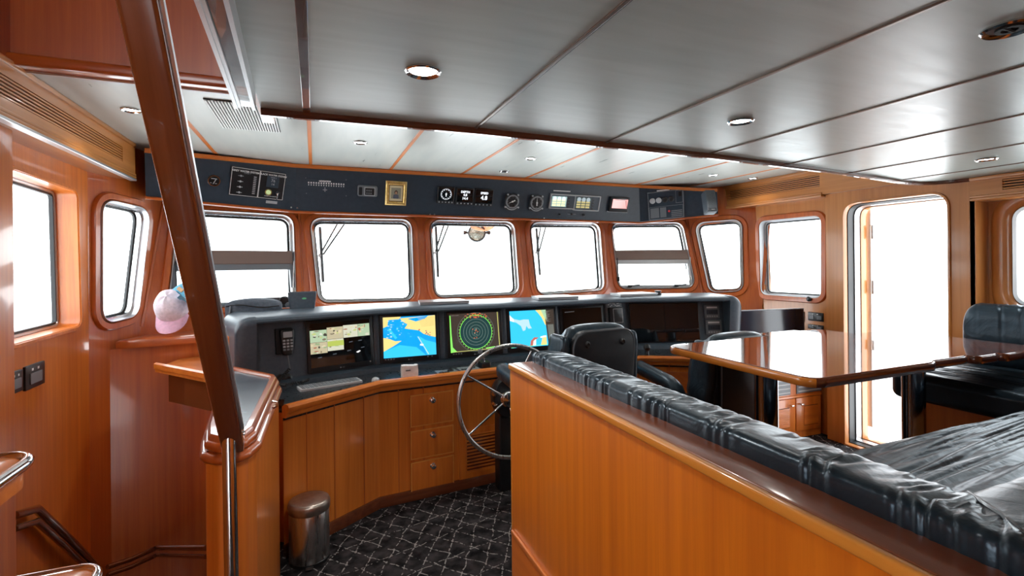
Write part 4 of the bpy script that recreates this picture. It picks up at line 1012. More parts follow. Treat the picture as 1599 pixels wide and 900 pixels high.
poly_on(mb, f, a, [(.0, .10), (.09, .24), (.09, .30), (.0, .26)], w + .002, G('chart_white', (.85, .9, .9), .9))
poly_on(mb, f, a, [(.42, .98), (.44, .84), (.52, .75), (.62, .76), (.56, .82), (.54, .98)], w + .0018, red); poly_on(mb, f, a, [(.48, .98), (.50, .85), (.56, .80), (.55, .98)], w + .002, G('chart_white', (.85, .9, .9), .9))
poly_on(mb, f, a, [(.66, .98), (.72, .72), (.80, .72), (.80, .98)], w + .0018, land); poly_on(mb, f, a, [(.66, .74), (.80, .72), (.80, .76), (.66, .78)], w + .002, G('chart_white', (.85, .9, .9), .9))
rnd = random.Random(8)
for q in range(12): y = .04 + q * .026; x = .80 + rnd.uniform(0, .04); poly_on(mb, f, a, [(x, y), (x + rnd.uniform(.05, .13), y), (x + .06, y + .012), (x, y + .012)], w + .002, print_m)
poly_on(mb, f, a, [(.84, .42), (.98, .42), (.99, .9), (.86, .9)], w + .002, G('radar_column', (.16, .17, .15), .7)); poly_on(mb, f, a, [(.0, .985), (.98, .96), (.98, .97), (.0, .995)], w + .0022, gr)
mb.build('chart_picture', None, s_)
mb = MB(); brand(mb, f, o4[0], o4[1], o4[2], w); mb.build('logo', print_m, t)
# 5: dark screen partly behind the small handheld display
f, t, a, w, o4 = monitor(1, [(873, 480), (940, 476), (946, 545), (878, 552)], 'switched-off reflective monitor behind the helm chair, beside the mostly blue chart')
mb = MB(); mb.fbox(f, *a, w - .001, w + .001); s_ = mb.build('screen', screen_off, t)
mb = MB(); poly_on(mb, f, a, [(.06, .08), (.30, .07), (.30, .095), (.06, .105)], w + .001, dim_print); poly_on(mb, f, a, [(.06, .80), (.20, .79), (.20, .815), (.06, .825)], w + .001, dim_print); mb.build('menu_text', dim_print, s_)
# 6: wide dark glass on the starboard wing
f = HF[2]
f, t, a, w, o4 = monitor(2, [(982, 470), (1090, 468), (1094, 545), (984, 548)], 'wide switched-off dark glass display on the starboard wing, with a centre seam', bez=(.008, .008, .008, .008), mat=black_m)
mb = MB(); um = (a[0] + a[1]) / 2; mb.fbox(f, a[0], um - .001, a[2], a[3], w - .001, w + .001); mb.fbox(f, um + .001, a[1], a[2], a[3], w - .001, w + .001); s_ = mb.build('screen', screen_off, t)
# two small grey displays at the starboard end
for k, (x0, y0, x1, y1, lab) in enumerate([(1099, 477, 1123, 497, 'small grey instrument with pale lettering at the right end of the dashboard, upper of two'), (1101, 500, 1127, 522, 'small grey instrument with pale lettering at the right end of the dashboard, lower of two')]):
    r = pxr(f, x0, y0, x1, y1); t = thing('pilot_display', lab, 'display', f.p(r[0], r[2]), 'small displays at the right end')
    W_ = r[1] - r[0]; H_ = r[3] - r[2]
    mb = MB(); mb.prism(f, rrect(*r, .004), 0, .016, bev=.002); mb.build('case', grey_m, t, True, 50)
    mb = MB(); mb.fbox(f, r[0] + W_ * .12, r[1] - W_ * .12, r[2] + H_ * .30, r[3] - H_ * .36, .0155, .018); s_ = mb.build('screen', fascia_m, t)
    mb = MB(); text_mesh(mb, f, '0.4', H_ * .22, r[0] + W_ * .4, r[2] + H_ * .45, .0186, matte_black); mb.build('readout', dim_print, s_)
    mb = MB(); mb.fbox(f, r[0] + W_ * .14, r[1] - W_ * .14, r[3] - H_ * .24, r[3] - H_ * .12, .0155, .0175); mb.build('label_bar', print_m, t)
    for q in range(5): mb = MB(); u = r[0] + W_ * (.18 + q * .16); mb.fbox(f, u - W_ * .05, u + W_ * .05, r[2] + H_ * .10, r[2] + H_ * .20, .0155, .0185, bev=.001); mb.build('button', lgrey_m, t)
# small control display standing in front of screen 5/6
f = HF[1]; r = pxr(f, 944, 473, 971, 506)
t = thing('autopilot_display', 'small black boxed display on a grey plate between the two dark screens', 'display', f.p(r[0], r[2]))
W_ = r[1] - r[0]; H_ = r[3] - r[2]
mb = MB(); mb.prism(f, rrect(*r, .006), .0, .024, bev=.003); mb.build('plate', grey_m, t, True, 50)
mb = MB(); mb.prism(f, rrect(r[0] + W_ * .08, r[1] - W_ * .06, r[2] + .004, r[3] - H_ * .24, .006), .022, .052, bev=.004); c_ = mb.build('case', black_m, t, True, 50)
mb = MB(); outline(mb, Fr(f.p(0, 0, .051), f.U, f.V), (r[0] + W_ * .30, r[1] - W_ * .12, r[2] + .012, r[3] - H_ * .30), .003, .002, lgrey_m); mb.build('screen_border', lgrey_m, c_)
mb = MB(); rnd = random.Random(4)
for q in range(16): u = r[0] + W_ * (.10 + .8 * rnd.random()); v = r[3] - H_ * (.04 + .16 * rnd.random()); mb.fbox(f, u - .006, u + .006, v - .003, v + .003, .024, .0255)
mb.build('legend', print_m, t)

# VHF handset on its cradle with coiled cord
f = HF[0]; c = f.px(445, 534)
t = thing('radio_handset', 'black radio handset with grey display hanging at the left end of the dashboard', 'radio', f.p(c[0], c[1] - .09))
us = f.px(434, 516)[0], f.px(456, 516)[0]; vt, vb_ = f.px(445, 514)[1], f.px(445, 555)[1]; um = sum(us) / 2; hw = (us[1] - us[0]) / 2
mb = MB(); mb.prism(f, rrect(um - hw * 1.1 - .014, um + hw * .9, vb_ + .01, vt + .006, .008), 0, .024, bev=.003); mb.build('cradle', matte_black, t, True)
mb = MB(); mb.prism(f, rounded([(um - hw * .62, vb_), (um + hw * .62, vb_), (um + hw * .95, vb_ + .10), (um + hw, vt), (um - hw, vt), (um - hw * .95, vb_ + .10)], [.012, .012, .03, .016, .016, .03], 6), .022, .058, bev=.008); h = mb.build('body', black_m, t, True, 50)
mb = MB(); mb.prism(f, rrect(um - hw * .62, um + hw * .66, vt - .052, vt - .018, .004), .056, .060); mb.build('display', lgrey_m, h)
for a_ in range(3):
    for b_ in range(4):
        mb = MB(); u = um + (a_ - 1) * hw * .52; v = vt - .070 - b_ * .018; mb.fbox(f, u - hw * .18, u + hw * .18, v - .0055, v + .0055, .056, .061, bev=.0015); mb.build('key', lgrey_m if b_ < 3 else grey_m, h)
c0 = f.p(um, vb_ + .002, .04); end = at(440, 610, Z=.80); e2 = at(470, 604, Z=.80)
c1 = f.p(um + .012, .055, .03)
pts = [c0 + (c1 - c0) * (k / 8) + Vector((0, -.01 * sin(pi * k / 8), 0)) for k in range(9)]
mb = MB(); mb.tube(pts, .0035, 8); mb.build('cord', grey_m, t, True)
def coil(P, r, turns, rad):
    out = []; N_ = turns * 8
    for k in range(N_ + 1):
        s = k / N_ * (len(P) - 1); i = min(int(s), len(P) - 2); q = P[i].lerp(P[i + 1], s - i); tg = (P[i + 1] - P[i]).normalized()
        a = tg.cross(Vector((0, 0, 1))); a = a.normalized() if a.length > .01 else Vector((1, 0, 0)); b = tg.cross(a); an = 2 * pi * k / 8
        out.append(q + a * r * cos(an) + b * r * sin(an))
    return out
lo = [c1, f.p(um - .05, .01, .07), f.p(um - .085, -.02, .10), f.p(um - .04, -.028, .13), f.p(um + .05, -.028, .12), f.p(um + .10, -.02, .09)]
mb = MB(); mb.tube(coil(lo, .007, 34, 0), .0032, 6); mb.build('coiled_cord', black_m, t, True)
mb = MB(); mb.lathe(f, [(.026, 0), (.024, .012), (.012, .016), (.012, .010), (0, .010)], 18, ctr=f.px(450, 591)); mb.build('socket', black_m, t, True)
mb = MB(); mb.lathe(f, [(.022, 0), (.020, .012), (.010, .014), (0, .014)], 18, ctr=f.px(439, 590)); mb.build('socket', black_m, t, True)

# keyboard, mouse, tissue box, trackball panels on the desk
def on_desk(x, y, z=DZ - .008): return at(x, y, Z=z)
kA, kB, kC = on_desk(470, 613), on_desk(566, 598), on_desk(480, 606)
ku = (kB - kA).normalized(); kf = Fr(kA, ku, Vector((0, 0, 1)).cross(ku)); KL = .36
t = thing('keyboard', 'flat grey computer keyboard on the desk under the camera mosaic screen', 'keyboard', kA)
mb = MB(); mb.prism(kf, rrect(0, KL, 0, .11, .012), 0, .014, bev=.003); mb.build('base', lgrey_m, t, True)
for rr_ in range(5):
    for k in range(14):
        if rr_ == 0 and 4 <= k <= 8: continue
        u = .012 + k * (KL - .024) / 14; v = .010 + rr_ * .019; mb = MB(); mb.fbox(kf, u, u + .019, v, v + .015, .013, .018, bev=.002); mb.build('key', grey_m, t)
mb = MB(); mb.fbox(kf, .012 + 4 * (KL - .024) / 14, .012 + 9 * (KL - .024) / 14 - .004, .010, .025, .013, .018, bev=.002); mb.build('space_bar', grey_m, t)
p = on_desk(587, 597)
mb = MB(); mf = Fr(p, ku, Vector((0, 0, 1)).cross(ku)); mb.lathe(mf, [(.022, 0), (.024, .010), (.020, .022), (.010, .029), (0, .031)], 18, sq=(1, 1.3)); o = mb.build('trackball', lgrey_m, None, True); tag(o, 'small silver rounded mouse between the keyboard and the tissue box', 'mouse')
p = on_desk(640, 589); mb = MB(); bf = Fr(p, (1, .02, 0), (-.02, 1, 0))
t = thing('tissue_pack', 'small crumpled white paper pack on the desk under the chart screen', 'tissue pack', p)
rnd = random.Random(2); pl = []
mb = MB(); n = 24; P0 = rrect(-.052, .052, -.03, .03, .012, 5); P1 = [(a_ * .98 + rnd.uniform(-.003, .003), b_ * .9 + rnd.uniform(-.003, .003)) for a_, b_ in P0]
vs = [bf.p(a_, b_, 0) for a_, b_ in P0] + [bf.p(a_ * 1.03, b_ * 1.05, .04) for a_, b_ in P1] + [bf.p(a_, b_, .075 + rnd.uniform(-.004, .005)) for a_, b_ in P1]; N_ = len(P0); fs = []
for k in range(2):
    for i in range(N_): j = (i + 1) % N_; fs.append([k * N_ + i, k * N_ + j, (k + 1) * N_ + j, (k + 1) * N_ + i])
fs.append(list(range(N_))[::-1]); vs.append(bf.p(0, 0, .066)); fs += [[2 * N_ + i, 2 * N_ + (i + 1) % N_, 3 * N_] for i in range(N_)]
mb.add(vs, fs); mb.build('wrapper', paper_m, t, True, 30)
mb = MB(); mb.fbox(bf, -.03, .0, -.034, -.0312, .045, .053); mb.build('printed_mark', grey_m, t)
for k, (x, y, lab) in enumerate([(698, 583, 'flat black trackball panel on the desk below the radar screen, left one'), (732, 578, 'flat black trackball panel on the desk below the radar screen, right one')]):
    p = on_desk(x, y); ff = Fr(p, (1, .03, 0), (-.03, 1, 0)); t = thing('cursor_pad', lab, 'control panel', p, 'trackball panels on the desk')
    mb = MB(); mb.prism(ff, rrect(-.070, .070, -.055, .055, .006), 0, .012, bev=.002); mb.build('plate', grey_m, t, True)
    mb = MB(); mb.lathe(ff, [(.022, .012), (.022, .016), (.017, .018), (.013, .028), (0, .032)], 18, ctr=(.03, .01)); mb.build('ball', black_m, t, True)
    for q in range(4): mb = MB(); mb.fbox(ff, -.058 + q * .018, -.045 + q * .018, -.04, -.02, .011, .016, bev=.001); mb.build('button', black_m, t)
p = on_desk(757, 569, .79); t = thing('throttle_lever', 'small dark throttle lever standing on the desk behind the steering wheel', 'lever', p)
ff = Fr(p, (1, 0, 0), (0, 1, 0)); mb = MB(); mb.prism(ff, rrect(-.035, .035, -.045, .045, .012), -.018, .02, bev=.006); mb.build('base', black_m, t, True)
mb = MB(); mb.tube([ff.p(0, 0, .015), ff.p(-.01, .0, .06), ff.p(-.03, -.01, .085)], .006, 8); mb.build('shaft', chrome, t, True)
mb = MB(); mb.lathe(Fr(ff.p(-.034, -.01, .092), (1, 0, 0), (0, 1, 0)), [(0, -.018), (.012, -.014), (.017, 0), (.012, .014), (0, .018)], 16); mb.build('knob', grey_m, t, True)
p = at(1011, 543, Y=3.05); t = thing('joystick', 'black ball-topped joystick beside the wide dark display', 'lever', (p.x, p.y, DZ))
mb = MB(); mb.tube([Vector((p.x, p.y, DZ - .008)), Vector((p.x, p.y, p.z))], [.018, .008], 12); mb.build('shaft', black_m, t, True)
mb = MB(); mb.lathe(Fr(p, (1, 0, 0), (0, 1, 0)), [(0, -.03), (.018, -.022), (.028, 0), (.018, .022), (0, .03)], 18); mb.build('ball_grip', black_m, t, True)

# things on top of the housing
ZT = ZH1 + .005
for k, (x0, x1, y, lab) in enumerate([(652, 728, 473, 'silver-edged closed booklet on top of the dashboard above the radar screen'), (834, 896, 467.5, 'pale folded booklet on top of the dashboard above the second chart screen'), (960, 1018, 463.5, 'pale flat booklet on top of the dashboard above the wide dark display')]):
    a_ = at(x0, y, Y=3.52); b_ = at(x1, y - 2, Y=3.50); p = Vector(((a_.x + b_.x) / 2, 3.52, ZT)); L_ = (b_.x - a_.x)
    ff = Fr(p, (1, -.02 * k, 0), (.02 * k, 1, 0)); t = thing('booklet', lab, 'booklet', p, 'booklets along the dashboard top')
    mb = MB(); mb.prism(ff, [(-L_ / 2, -.10), (L_ / 2, -.10), (L_ / 2 - .02, .11), (-L_ / 2 + .03, .11)], 0.001, .017, bev=.002); mb.build('pages', lgrey_m, t)
    mb = MB(); mb.prism(ff, [(-L_ / 2 - .004, -.104), (L_ / 2 + .004, -.104), (L_ / 2 - .016, .114), (-L_ / 2 + .026, .114)], .017, .021); mb.build('cover', alu, t)
p = Vector((at(1028, 459, Y=3.5).x, 3.5, ZT)); mb = MB(); mb.lathe(Fr(p, (1, 0, 0), (0, 1, 0)), [(.030, 0), (.030, .012), (.022, .016), (.022, .026), (.030, .028), (.028, .034), (0, .034)], 20); o = mb.build('compass_cup', black_m, None, True); tag(o, 'small round black sensor cup beside the right-hand booklet on the dashboard', 'sensor')
# black tub at the port side
def tapered(mb, ff, w0_, d0, w1_, d1, h, rad, th=.006):
    A_ = rrect(-w0_, w0_, -d0, d0, rad); B_ = rrect(-w1_, w1_, -d1, d1, rad); Ci = offset(B_, -th); Di = offset(A_, -th); N_ = len(A_)
    vs = [ff.p(*a_, 0) for a_ in A_] + [ff.p(*a_, h) for a_ in B_] + [ff.p(*a_, h) for a_ in Ci] + [ff.p(*a_, .01) for a_ in Di]; fs = []
    for k in range(3):
        for i in range(N_): j = (i + 1) % N_; fs.append([k * N_ + i, k * N_ + j, (k + 1) * N_ + j, (k + 1) * N_ + i])
    fs.append(list(range(N_))[::-1]); fs.append([3 * N_ + i for i in range(N_)]); mb.add(vs, fs)
l_ = at(450, 458, Y=3.62); r_ = at(495, 458, Y=3.62); p = Vector(((l_.x + r_.x) / 2, 3.62, ZT)); ff = Fr(p, (1, 0, 0), (0, 1, 0)); hw = (r_.x - l_.x) / 2
t = thing('storage_tub', 'open black plastic tub with a small green mark on the dashboard by the window post', 'tub', p)
mb = MB(); tapered(mb, ff, hw * .86, .055, hw, .065, at(472, 457, Y=3.56).z - ZT, .014); mb.build('tub', hood_m, t, True, 50)
h_ = at(472, 457, Y=3.56).z - ZT; mb = MB(); mb.prism(Fr(p, (1, 0, 0), (0, 0, 1)), circ(.012, h_ * .62, .014, 16, .006), .0625, .066); mb.build('mark', base_mat('green_mark', (.12, .5, .25), .5), t)
# soft black bag
l_ = at(352, 500, Y=3.55); r_ = at(440, 500, Y=3.55); tz = at(400, 469, Y=3.55).z
t = thing('soft_bag', 'soft slate-blue zipped bag slumped at the port end of the dashboard', 'bag', ((l_.x + r_.x) / 2, 3.58, 1.06))
def blob_box(x0, x1, y0, y1, z0, z1, fn, nx=22, ny=10, nz=10, rad=.03):
    """rounded box as a grid skin, fn moves each point"""
    bm = bmesh.new(); bmesh.ops.create_cube(bm, size=2); bmesh.ops.subdivide_edges(bm, edges=bm.edges[:], cuts=10, use_grid_fill=True)
    hx, hy, hz = (x1 - x0) / 2, (y1 - y0) / 2, (z1 - z0) / 2; c_ = Vector(((x0 + x1) / 2, (y0 + y1) / 2, (z0 + z1) / 2))
    for v in bm.verts:
        q = Vector((v.co.x * hx, v.co.y * hy, v.co.z * hz)); inn = Vector((max(-hx + rad, min(hx - rad, q.x)), max(-hy + rad, min(hy - rad, q.y)), max(-hz + rad, min(hz - rad, q.z))))
        d = q - inn
        if d.length > 1e-6: q = inn + d.normalized() * min(d.length, rad)
        v.co = fn(c_ + q, v.co.copy())
    bm.verts.ensure_lookup_table(); vs = [v.co.copy() for v in bm.verts]; fs = [[v.index for v in f_.verts] for f_ in bm.faces]; bm.free(); return vs, fs
def bagfn(p_, q):
    s = .006 * sin(p_.x * 40 + p_.z * 22) + .005 * sin(p_.x * 90 - p_.z * 30); return p_ + Vector((0, -s * (1 if q.y < 0 else -1), (.010 * sin((q.x + 1) * 1.4) - .014 * (q.x + .2) ** 2 if q.z > .5 else 0)))
mb = MB(); vs, fs = blob_box(l_.x, r_.x, 3.52, 3.68, 1.02, tz, bagfn, rad=.022); mb.add(vs, fs); b_ = mb.build('bag_body', noisy(base_mat('slate_fabric', (.055, .075, .10), .75), (50, 50, 50), (.045, .062, .085), (.075, .095, .125), .3, None, 3, .003), t, True, 60)
mb = MB(); pts = [Vector((l_.x + .01 + (r_.x - l_.x - .02) * k / 20, 3.515, tz - .032 + .008 * sin(k * .35) - .012 * (k / 20) ** 2)) for k in range(21)]; mb.tube(pts, .0035, 6); mb.build('zip', black_m, t, True)
mb = MB(); mb.tube([Vector((l_.x + .035, 3.512, tz - .03)), Vector((l_.x + .028, 3.508, tz - .10)), Vector((l_.x + .035, 3.512, 1.05))], .004, 6); mb.build('seam', grey_m, t, True)
# camera with strap lying behind the bag
a_ = at(410, 466, Y=3.75); b_ = at(452, 463, Y=3.75)
t = thing('binoculars', 'black compact device lying on the sill behind the slate-blue bag', 'device', (b_.x - .06, 3.75, ZT))
mb = MB(); mb.box(a_.x, b_.x - .05, 3.70, 3.78, a_.z - .022, a_.z + .004, bev=.004); mb.box(a_.x + .02, b_.x - .07, 3.72, 3.76, ZT - .002, a_.z - .015); mb.build('body', black_m, t, True)
mb = MB(); mb.lathe(Fr((b_.x - .03, 3.72, b_.z - .03), (1, 0, 0), (0, 0, 1)), [(.034, -.03), (.034, .03), (.028, .034), (.028, .02), (0, .02)], 20); mb.build('eyepiece', black_m, t, True)
mb = MB(); mb.lathe(Fr((b_.x - .005, 3.69, b_.z - .055), (1, 0, 0), (0, 0, 1)), [(.018, -.02), (.018, .01), (0, .014)], 14); mb.build('focus_wheel', grey_m, t, True)
mb = MB(); mb.box(b_.x - .07, b_.x + .01, 3.69, 3.76, ZT - .002, b_.z - .05, bev=.004); mb.build('foot', black_m, t)

# ================================================================== PORT CORNER: shelf, caps, ledge, chart cabinet
SH = 1.045
mb = MB(); mb.prism(XY, [(-1.125, 3.66), (-1.05, 3.64), (-.62, 3.74), (-.42, 3.76), (-.42, 4.0), (-.48, 4.10), (-1.04, 3.90)], SH - .05, SH, bev=.012)
o = mb.build('corner_shelf', red_x, None, True, 40); tag(o, 'reddish wooden corner shelf below the port windows, carrying two caps', 'shelf')
mb = MB(); mb.box(-.512, -.446, 3.24, 3.62, .0, SH + .04, bev=.006); o = mb.build('side_panel', wood_z, None, True); tag(o, 'upright orange wood panel closing the port end of the dashboard', 'panel')
mb = MB(); mb.prism(XY, [(-1.16, 3.64), (-.50, 3.80), (-.50, 3.85), (-1.14, 3.70)], -.8, SH - .05); struct(mb.build('wall_front', red_z))
t = thing('wall_ledge', 'narrow orange wooden ledge with raised lip, below the corner shelf', 'ledge', (-.7, 3.2, .88))
P_ = [tuple(at(250, 572, Z=.93).xy), tuple(at(378, 602, Z=.93).xy), tuple(at(384, 588, Z=.93).xy)]
P_ = [(-.865, 3.42), (-.38, 2.80), (-.385, 2.99), (-.57, 3.24), (-.57, 3.76), (-.80, 3.69)]
mb = MB(); mb.prism(XY, P_, .880, .905, bev=.006); mb.build('shelf_board', wood_x, t, True)
mb = MB(); mb.sweep([(P_[0][0], P_[0][1], .90), (P_[1][0], P_[1][1], .90)], [(-.02, 0), (.008, 0), (.008, .028), (-.004, .036), (-.02, .030)]); mb.build('lip', wood_x, t, True)
mb = MB(); mb.prism(XY, [(-.80, 3.42), (-.44, 2.99), (-.58, 3.60)], .70, .880); mb.build('bracket', dark_x, t)

# caps
def cap(name, label, px0, tilt, col, brimcol, face_mtx, sc_=1.0, strap=None):
    t = thing(name, label, 'cap', (0, 0, 0)); 
    m1 = noisy(base_mat(name + '_cloth_' + str(len(MATS)), col, .85), (60, 60, 60), tuple(c * .85 for c in col), tuple(min(1, c * 1.1) for c in col), .25, None, 3, .003)
    m2 = noisy(base_mat(name + '_brim_' + str(len(MATS)), brimcol, .85), (60, 60, 60), tuple(c * .9 for c in brimcol), tuple(min(1, c * 1.08) for c in brimcol), .2, None, 3, .002)
    n, r_n = 28, 9; vs = []; fs = []
    for layer in (0, 1):
        for i in range(r_n):
            ph = pi / 2 * i / (r_n - 1)
            for k in range(n):
                a = 2 * pi * k / n; rr = (.088 - layer * .003) * cos(ph) ** .8 + 1e-4; seam_ = 1 - .015 * abs(sin(3 * a)) ** 8
                vs.append(Vector((rr * cos(a) * seam_, rr * sin(a) * 1.1 * seam_ + .0, (.115 - layer * .003) * sin(ph) + .004 * sin(5 * a + 3 * ph))))
    for L_ in (0, 1):
        for i in range(r_n - 1):
            for k in range(n):
                k2 = (k + 1) % n; q = [i * n + k, i * n + k2, (i + 1) * n + k2, (i + 1) * n + k]; q = [x + L_ * r_n * n for x in q]; fs.append(q if not L_ else q[::-1])
    for k in range(n): fs.append([k, (k + 1) % n, r_n * n + (k + 1) % n, r_n * n + k])
    mb = MB(); mb.add([v * sc_ for v in vs], fs); c_ = mb.build('crown', m1, t, True, 60)
    mb = MB(); mb.lathe(Fr((0, 0, .115 * sc_), (1, 0, 0), (0, 1, 0)), [(.008, 0), (.007, .004), (0, .006)], 12); mb.build('button', m1, c_, True)
    # brim: curved crescent
    bv = []; bf_ = []; na, nr = 17, 6
    for lay in (0, 1):
        for j in range(nr):
            for i in range(na):
                a = -pi / 2 + (i / (na - 1) - .5) * 2.3; r0 = Vector((.086 * cos(a), .095 * sin(a), 0)); ext = .072 * math.sqrt(max(0, 1 - ((i / (na - 1) - .5) * 2) ** 2)) * j / (nr - 1)
                q = r0 + Vector((0, -ext, 0)) + Vector((cos(a) * ext * .1, 0, 0)); q.z = -.010 * j / (nr - 1) - 5.0 * q.x * q.x * (j / (nr - 1)) * .6 - lay * .004 + .004; bv.append(q * sc_)
    M_ = na * nr
    for lay in (0, 1):
        for j in range(nr - 1):
            for i in range(na - 1):
                q = [j * na + i, j * na + i + 1, (j + 1) * na + i + 1, (j + 1) * na + i]; q = [x + lay * M_ for x in q]; bf_.append(q if lay else q[::-1])
    rim = [(nr - 1) * na + i for i in range(na)]
    for i in range(na - 1): bf_.append([rim[i], rim[i + 1], rim[i + 1] + M_, rim[i] + M_])
    mb = MB(); mb.add(bv, bf_); mb.build('brim', m2, t, True, 60)
    for k in range(6):
        a = pi / 6 + k * pi / 3; mb = MB(); mb.lathe(Fr((.062 * cos(a) * sc_, .068 * sin(a) * sc_, .078 * sc_), (-sin(a), cos(a), 0), Vector((cos(a) * -.7, sin(a) * -.7, .7))), [(.0045, 0), (.003, .004), (0, .004)], 8); mb.build('eyelet', m2, c_)
    if strap: 
        mb = MB(); mb.fbox(Fr((0, .094 * sc_, .02), (-1, 0, 0), (0, 0, 1)), -.02, .02, -.01, .012, -.004, .006, bev=.002); mb.build('strap_patch', base_mat('tan_patch', (.55, .36, .2), .7), t)
    t.matrix_world = face_mtx
    t.location = face_mtx.to_translation(); t.rotation_euler = face_mtx.to_euler()
    return t
# the pink cap stands against the wall, brim hanging towards the viewer; the blue one is tucked behind it
pc = at(270, 481, Y=3.79)
Mp = Matrix.Translation(pc + Vector((0, .02, 0))) @ Matrix.Rotation(R(-8), 4, 'Z') @ Matrix.Rotation(R(52), 4, 'X')
cap('pink_cap', 'pale pink baseball cap resting on the corner shelf with its brim hanging towards the room', 0, 0, (.80, .72, .80), (.76, .46, .60), Mp, 1.16)
bc = at(291, 466, Y=3.62)
Mb = Matrix.Translation(bc) @ Matrix.Rotation(R(35), 4, 'Y') @ Matrix.Rotation(R(150), 4, 'Z') @ Matrix.Rotation(R(12), 4, 'X')
cap('blue_cap', 'turquoise blue baseball cap with tan patch, tucked behind the pink cap', 0, 0, (.12, .42, .62), (.20, .50, .66), Mb, 1.0, True)

# chart cabinet beside the stair
CT = .95
cp = [(-.345, 1.92), (-.325, 1.80), (-.285, 1.755), (-.235, 1.745), (-.205, 1.775), (-.185, 1.84), (-.165, 2.60), (-.175, 2.66), (-.40, 2.98), (-.44, 2.94)]
t = thing('chart_cabinet', 'free-standing narrow teak cabinet with moulded edge and black inlaid top', 'cabinet', (-.28, 2.2, 0))
mb = MB(); mb.prism(XY, rounded(cp, [.03] * len(cp), 4), 0.001, CT - .075); mb.build('body', wood_z, t, True, 25)
pr = rounded(cp, [.03] * len(cp), 4)
mb = MB(); mb.prism(XY, offset(pr, .004), CT - .078, CT - .072); mb.build('shadow_bead', wood_x, t)
def torus_band(poly, z0, z1, out):
    vs = []; fs = []; n = len(poly); K = 7
    for k in range(K):
        a = pi * k / (K - 1); P = offset(poly, out * sin(a)); z = z0 + (z1 - z0) * (1 - cos(a)) / 2
        vs += [Vector((x, y, z)) for x, y in P]
    for k in range(K - 1):
        for i in range(n): j = (i + 1) % n; fs.append([k * n + i, k * n + j, (k + 1) * n + j, (k + 1) * n + i])
    fs.append(list(range(n))[::-1]); fs.append([(K - 1) * n + i for i in range(n)]); return vs, fs
mb = MB(); mb.add(*torus_band(pr, CT - .074, CT - .040, .016)); mb.build('moulding', red_y, t, True, 60)
mb = MB(); mb.add(*torus_band(offset(pr, -.008), CT - .040, CT - .006, .012)); mb.build('moulding', red_y, t, True, 60)
mb = MB(); inn = offset(pr, -.040); mb.ring(XY, offset(pr, -.006), inn, CT - .012, CT + .012, bev=.25); mb.build('fiddle_rail', red_y, t, True, 50)
mb = MB(); mb.prism(XY, offset(pr, -.036), CT - .01, CT - .001); mb.build('inlay', noisy(base_mat('slate_inlay', (.05, .065, .085), .22), (5, 9, 5), (.035, .045, .06), (.10, .12, .15), .02), t)
for z in (.62, .60):
    pass
p = at(425, 634, X=-.168); mb = MB(); mb.tube([p + Vector((.0, 0, -.012)), p + Vector((.018, 0, -.004)), p + Vector((.018, 0, .012)), p + Vector((0, 0, .018))], .005, 8); mb.build('catch', chrome, t, True)

# pole and slanted handrail
t = thing('grab_pole', 'slim upright polished steel pole in front of the narrow teak cabinet', 'pole', (-.238, 1.69, 0))
mb = MB(); mb.tube([Vector((-.236, 1.69, .0)), Vector((-.240, 1.69, .5)), Vector((-.244, 1.69, 1.045))], .0195, 24); mb.build('tube', chrome, t, True)
mb = MB(); mb.lathe(Fr((-.236, 1.69, 0), (1, 0, 0), (0, 1, 0)), [(.045, .001), (.045, .006), (.026, .012), (.022, .03)], 24); mb.build('base_flange', chrome, t, True)
t = thing('stair_handrail', 'long slanted glossy red-brown wooden handrail rising from the narrow cabinet into the stair opening', 'handrail', (-.27, 1.72, .95))
A_ = Vector((-.236, 1.735, .935)); B_ = Vector((-.272, .88, 2.10)); dB = (B_ - A_).normalized()
# plane: U to starboard, V up the rail, N towards the viewer below
hf = Fr(A_, dB.cross(Vector((0, -.8, -.6))).normalized(), dB)
U_ = Vector((1, 0, 0)); N_dir = U_.cross(dB).normalized(); hf = Fr(A_, U_, dB); LR = (B_ - A_).length
sec = rrect(-.031, .031, -.024, .024, .010, 5)
pr_ = [(a_, b_) for a_, b_ in sec]
vs = []; fs = []; n = len(pr_)
for s in (0.0, .03, LR * .5, LR + .35):
    for a_, b_ in pr_: vs.append(A_ + dB * s + hf.U * a_ * (1 if s > .01 else .9) + hf.N * b_)
for k in range(3):
    for i in range(n): j = (i + 1) % n; fs.append([k * n + i, k * n + j, (k + 1) * n + j, (k + 1) * n + i])
fs.append(list(range(n))[::-1]); fs.append([3 * n + i for i in range(n)])
mb = MB(); mb.add(vs, fs); mb.build('rail', wood('glossy_handrail_wood', (.21, .058, .018), (.115, .028, .008), 'z', .2, 1, .03, bump=.01, rot=(R(37), 0, 0)), t, True, 35)
for s in (.06, .50, .92):
    mb = MB(); q = Fr(A_ + dB * s + hf.U * .033, Vector((0, 1, 0)), Vector((0, 0, 1))); mb.lathe(q, [(.007, -.002), (.007, .003), (0, .004)], 12); mb.build('screw_cap', chrome, t, True)
mb = MB(); mb.tube([A_ + dB * .10 + hf.U * .033 + hf.N * .012, A_ + dB * (LR + .3) + hf.U * .033 + hf.N * .012], .006, 8); mb.build('edge_strip', alu, t, True)

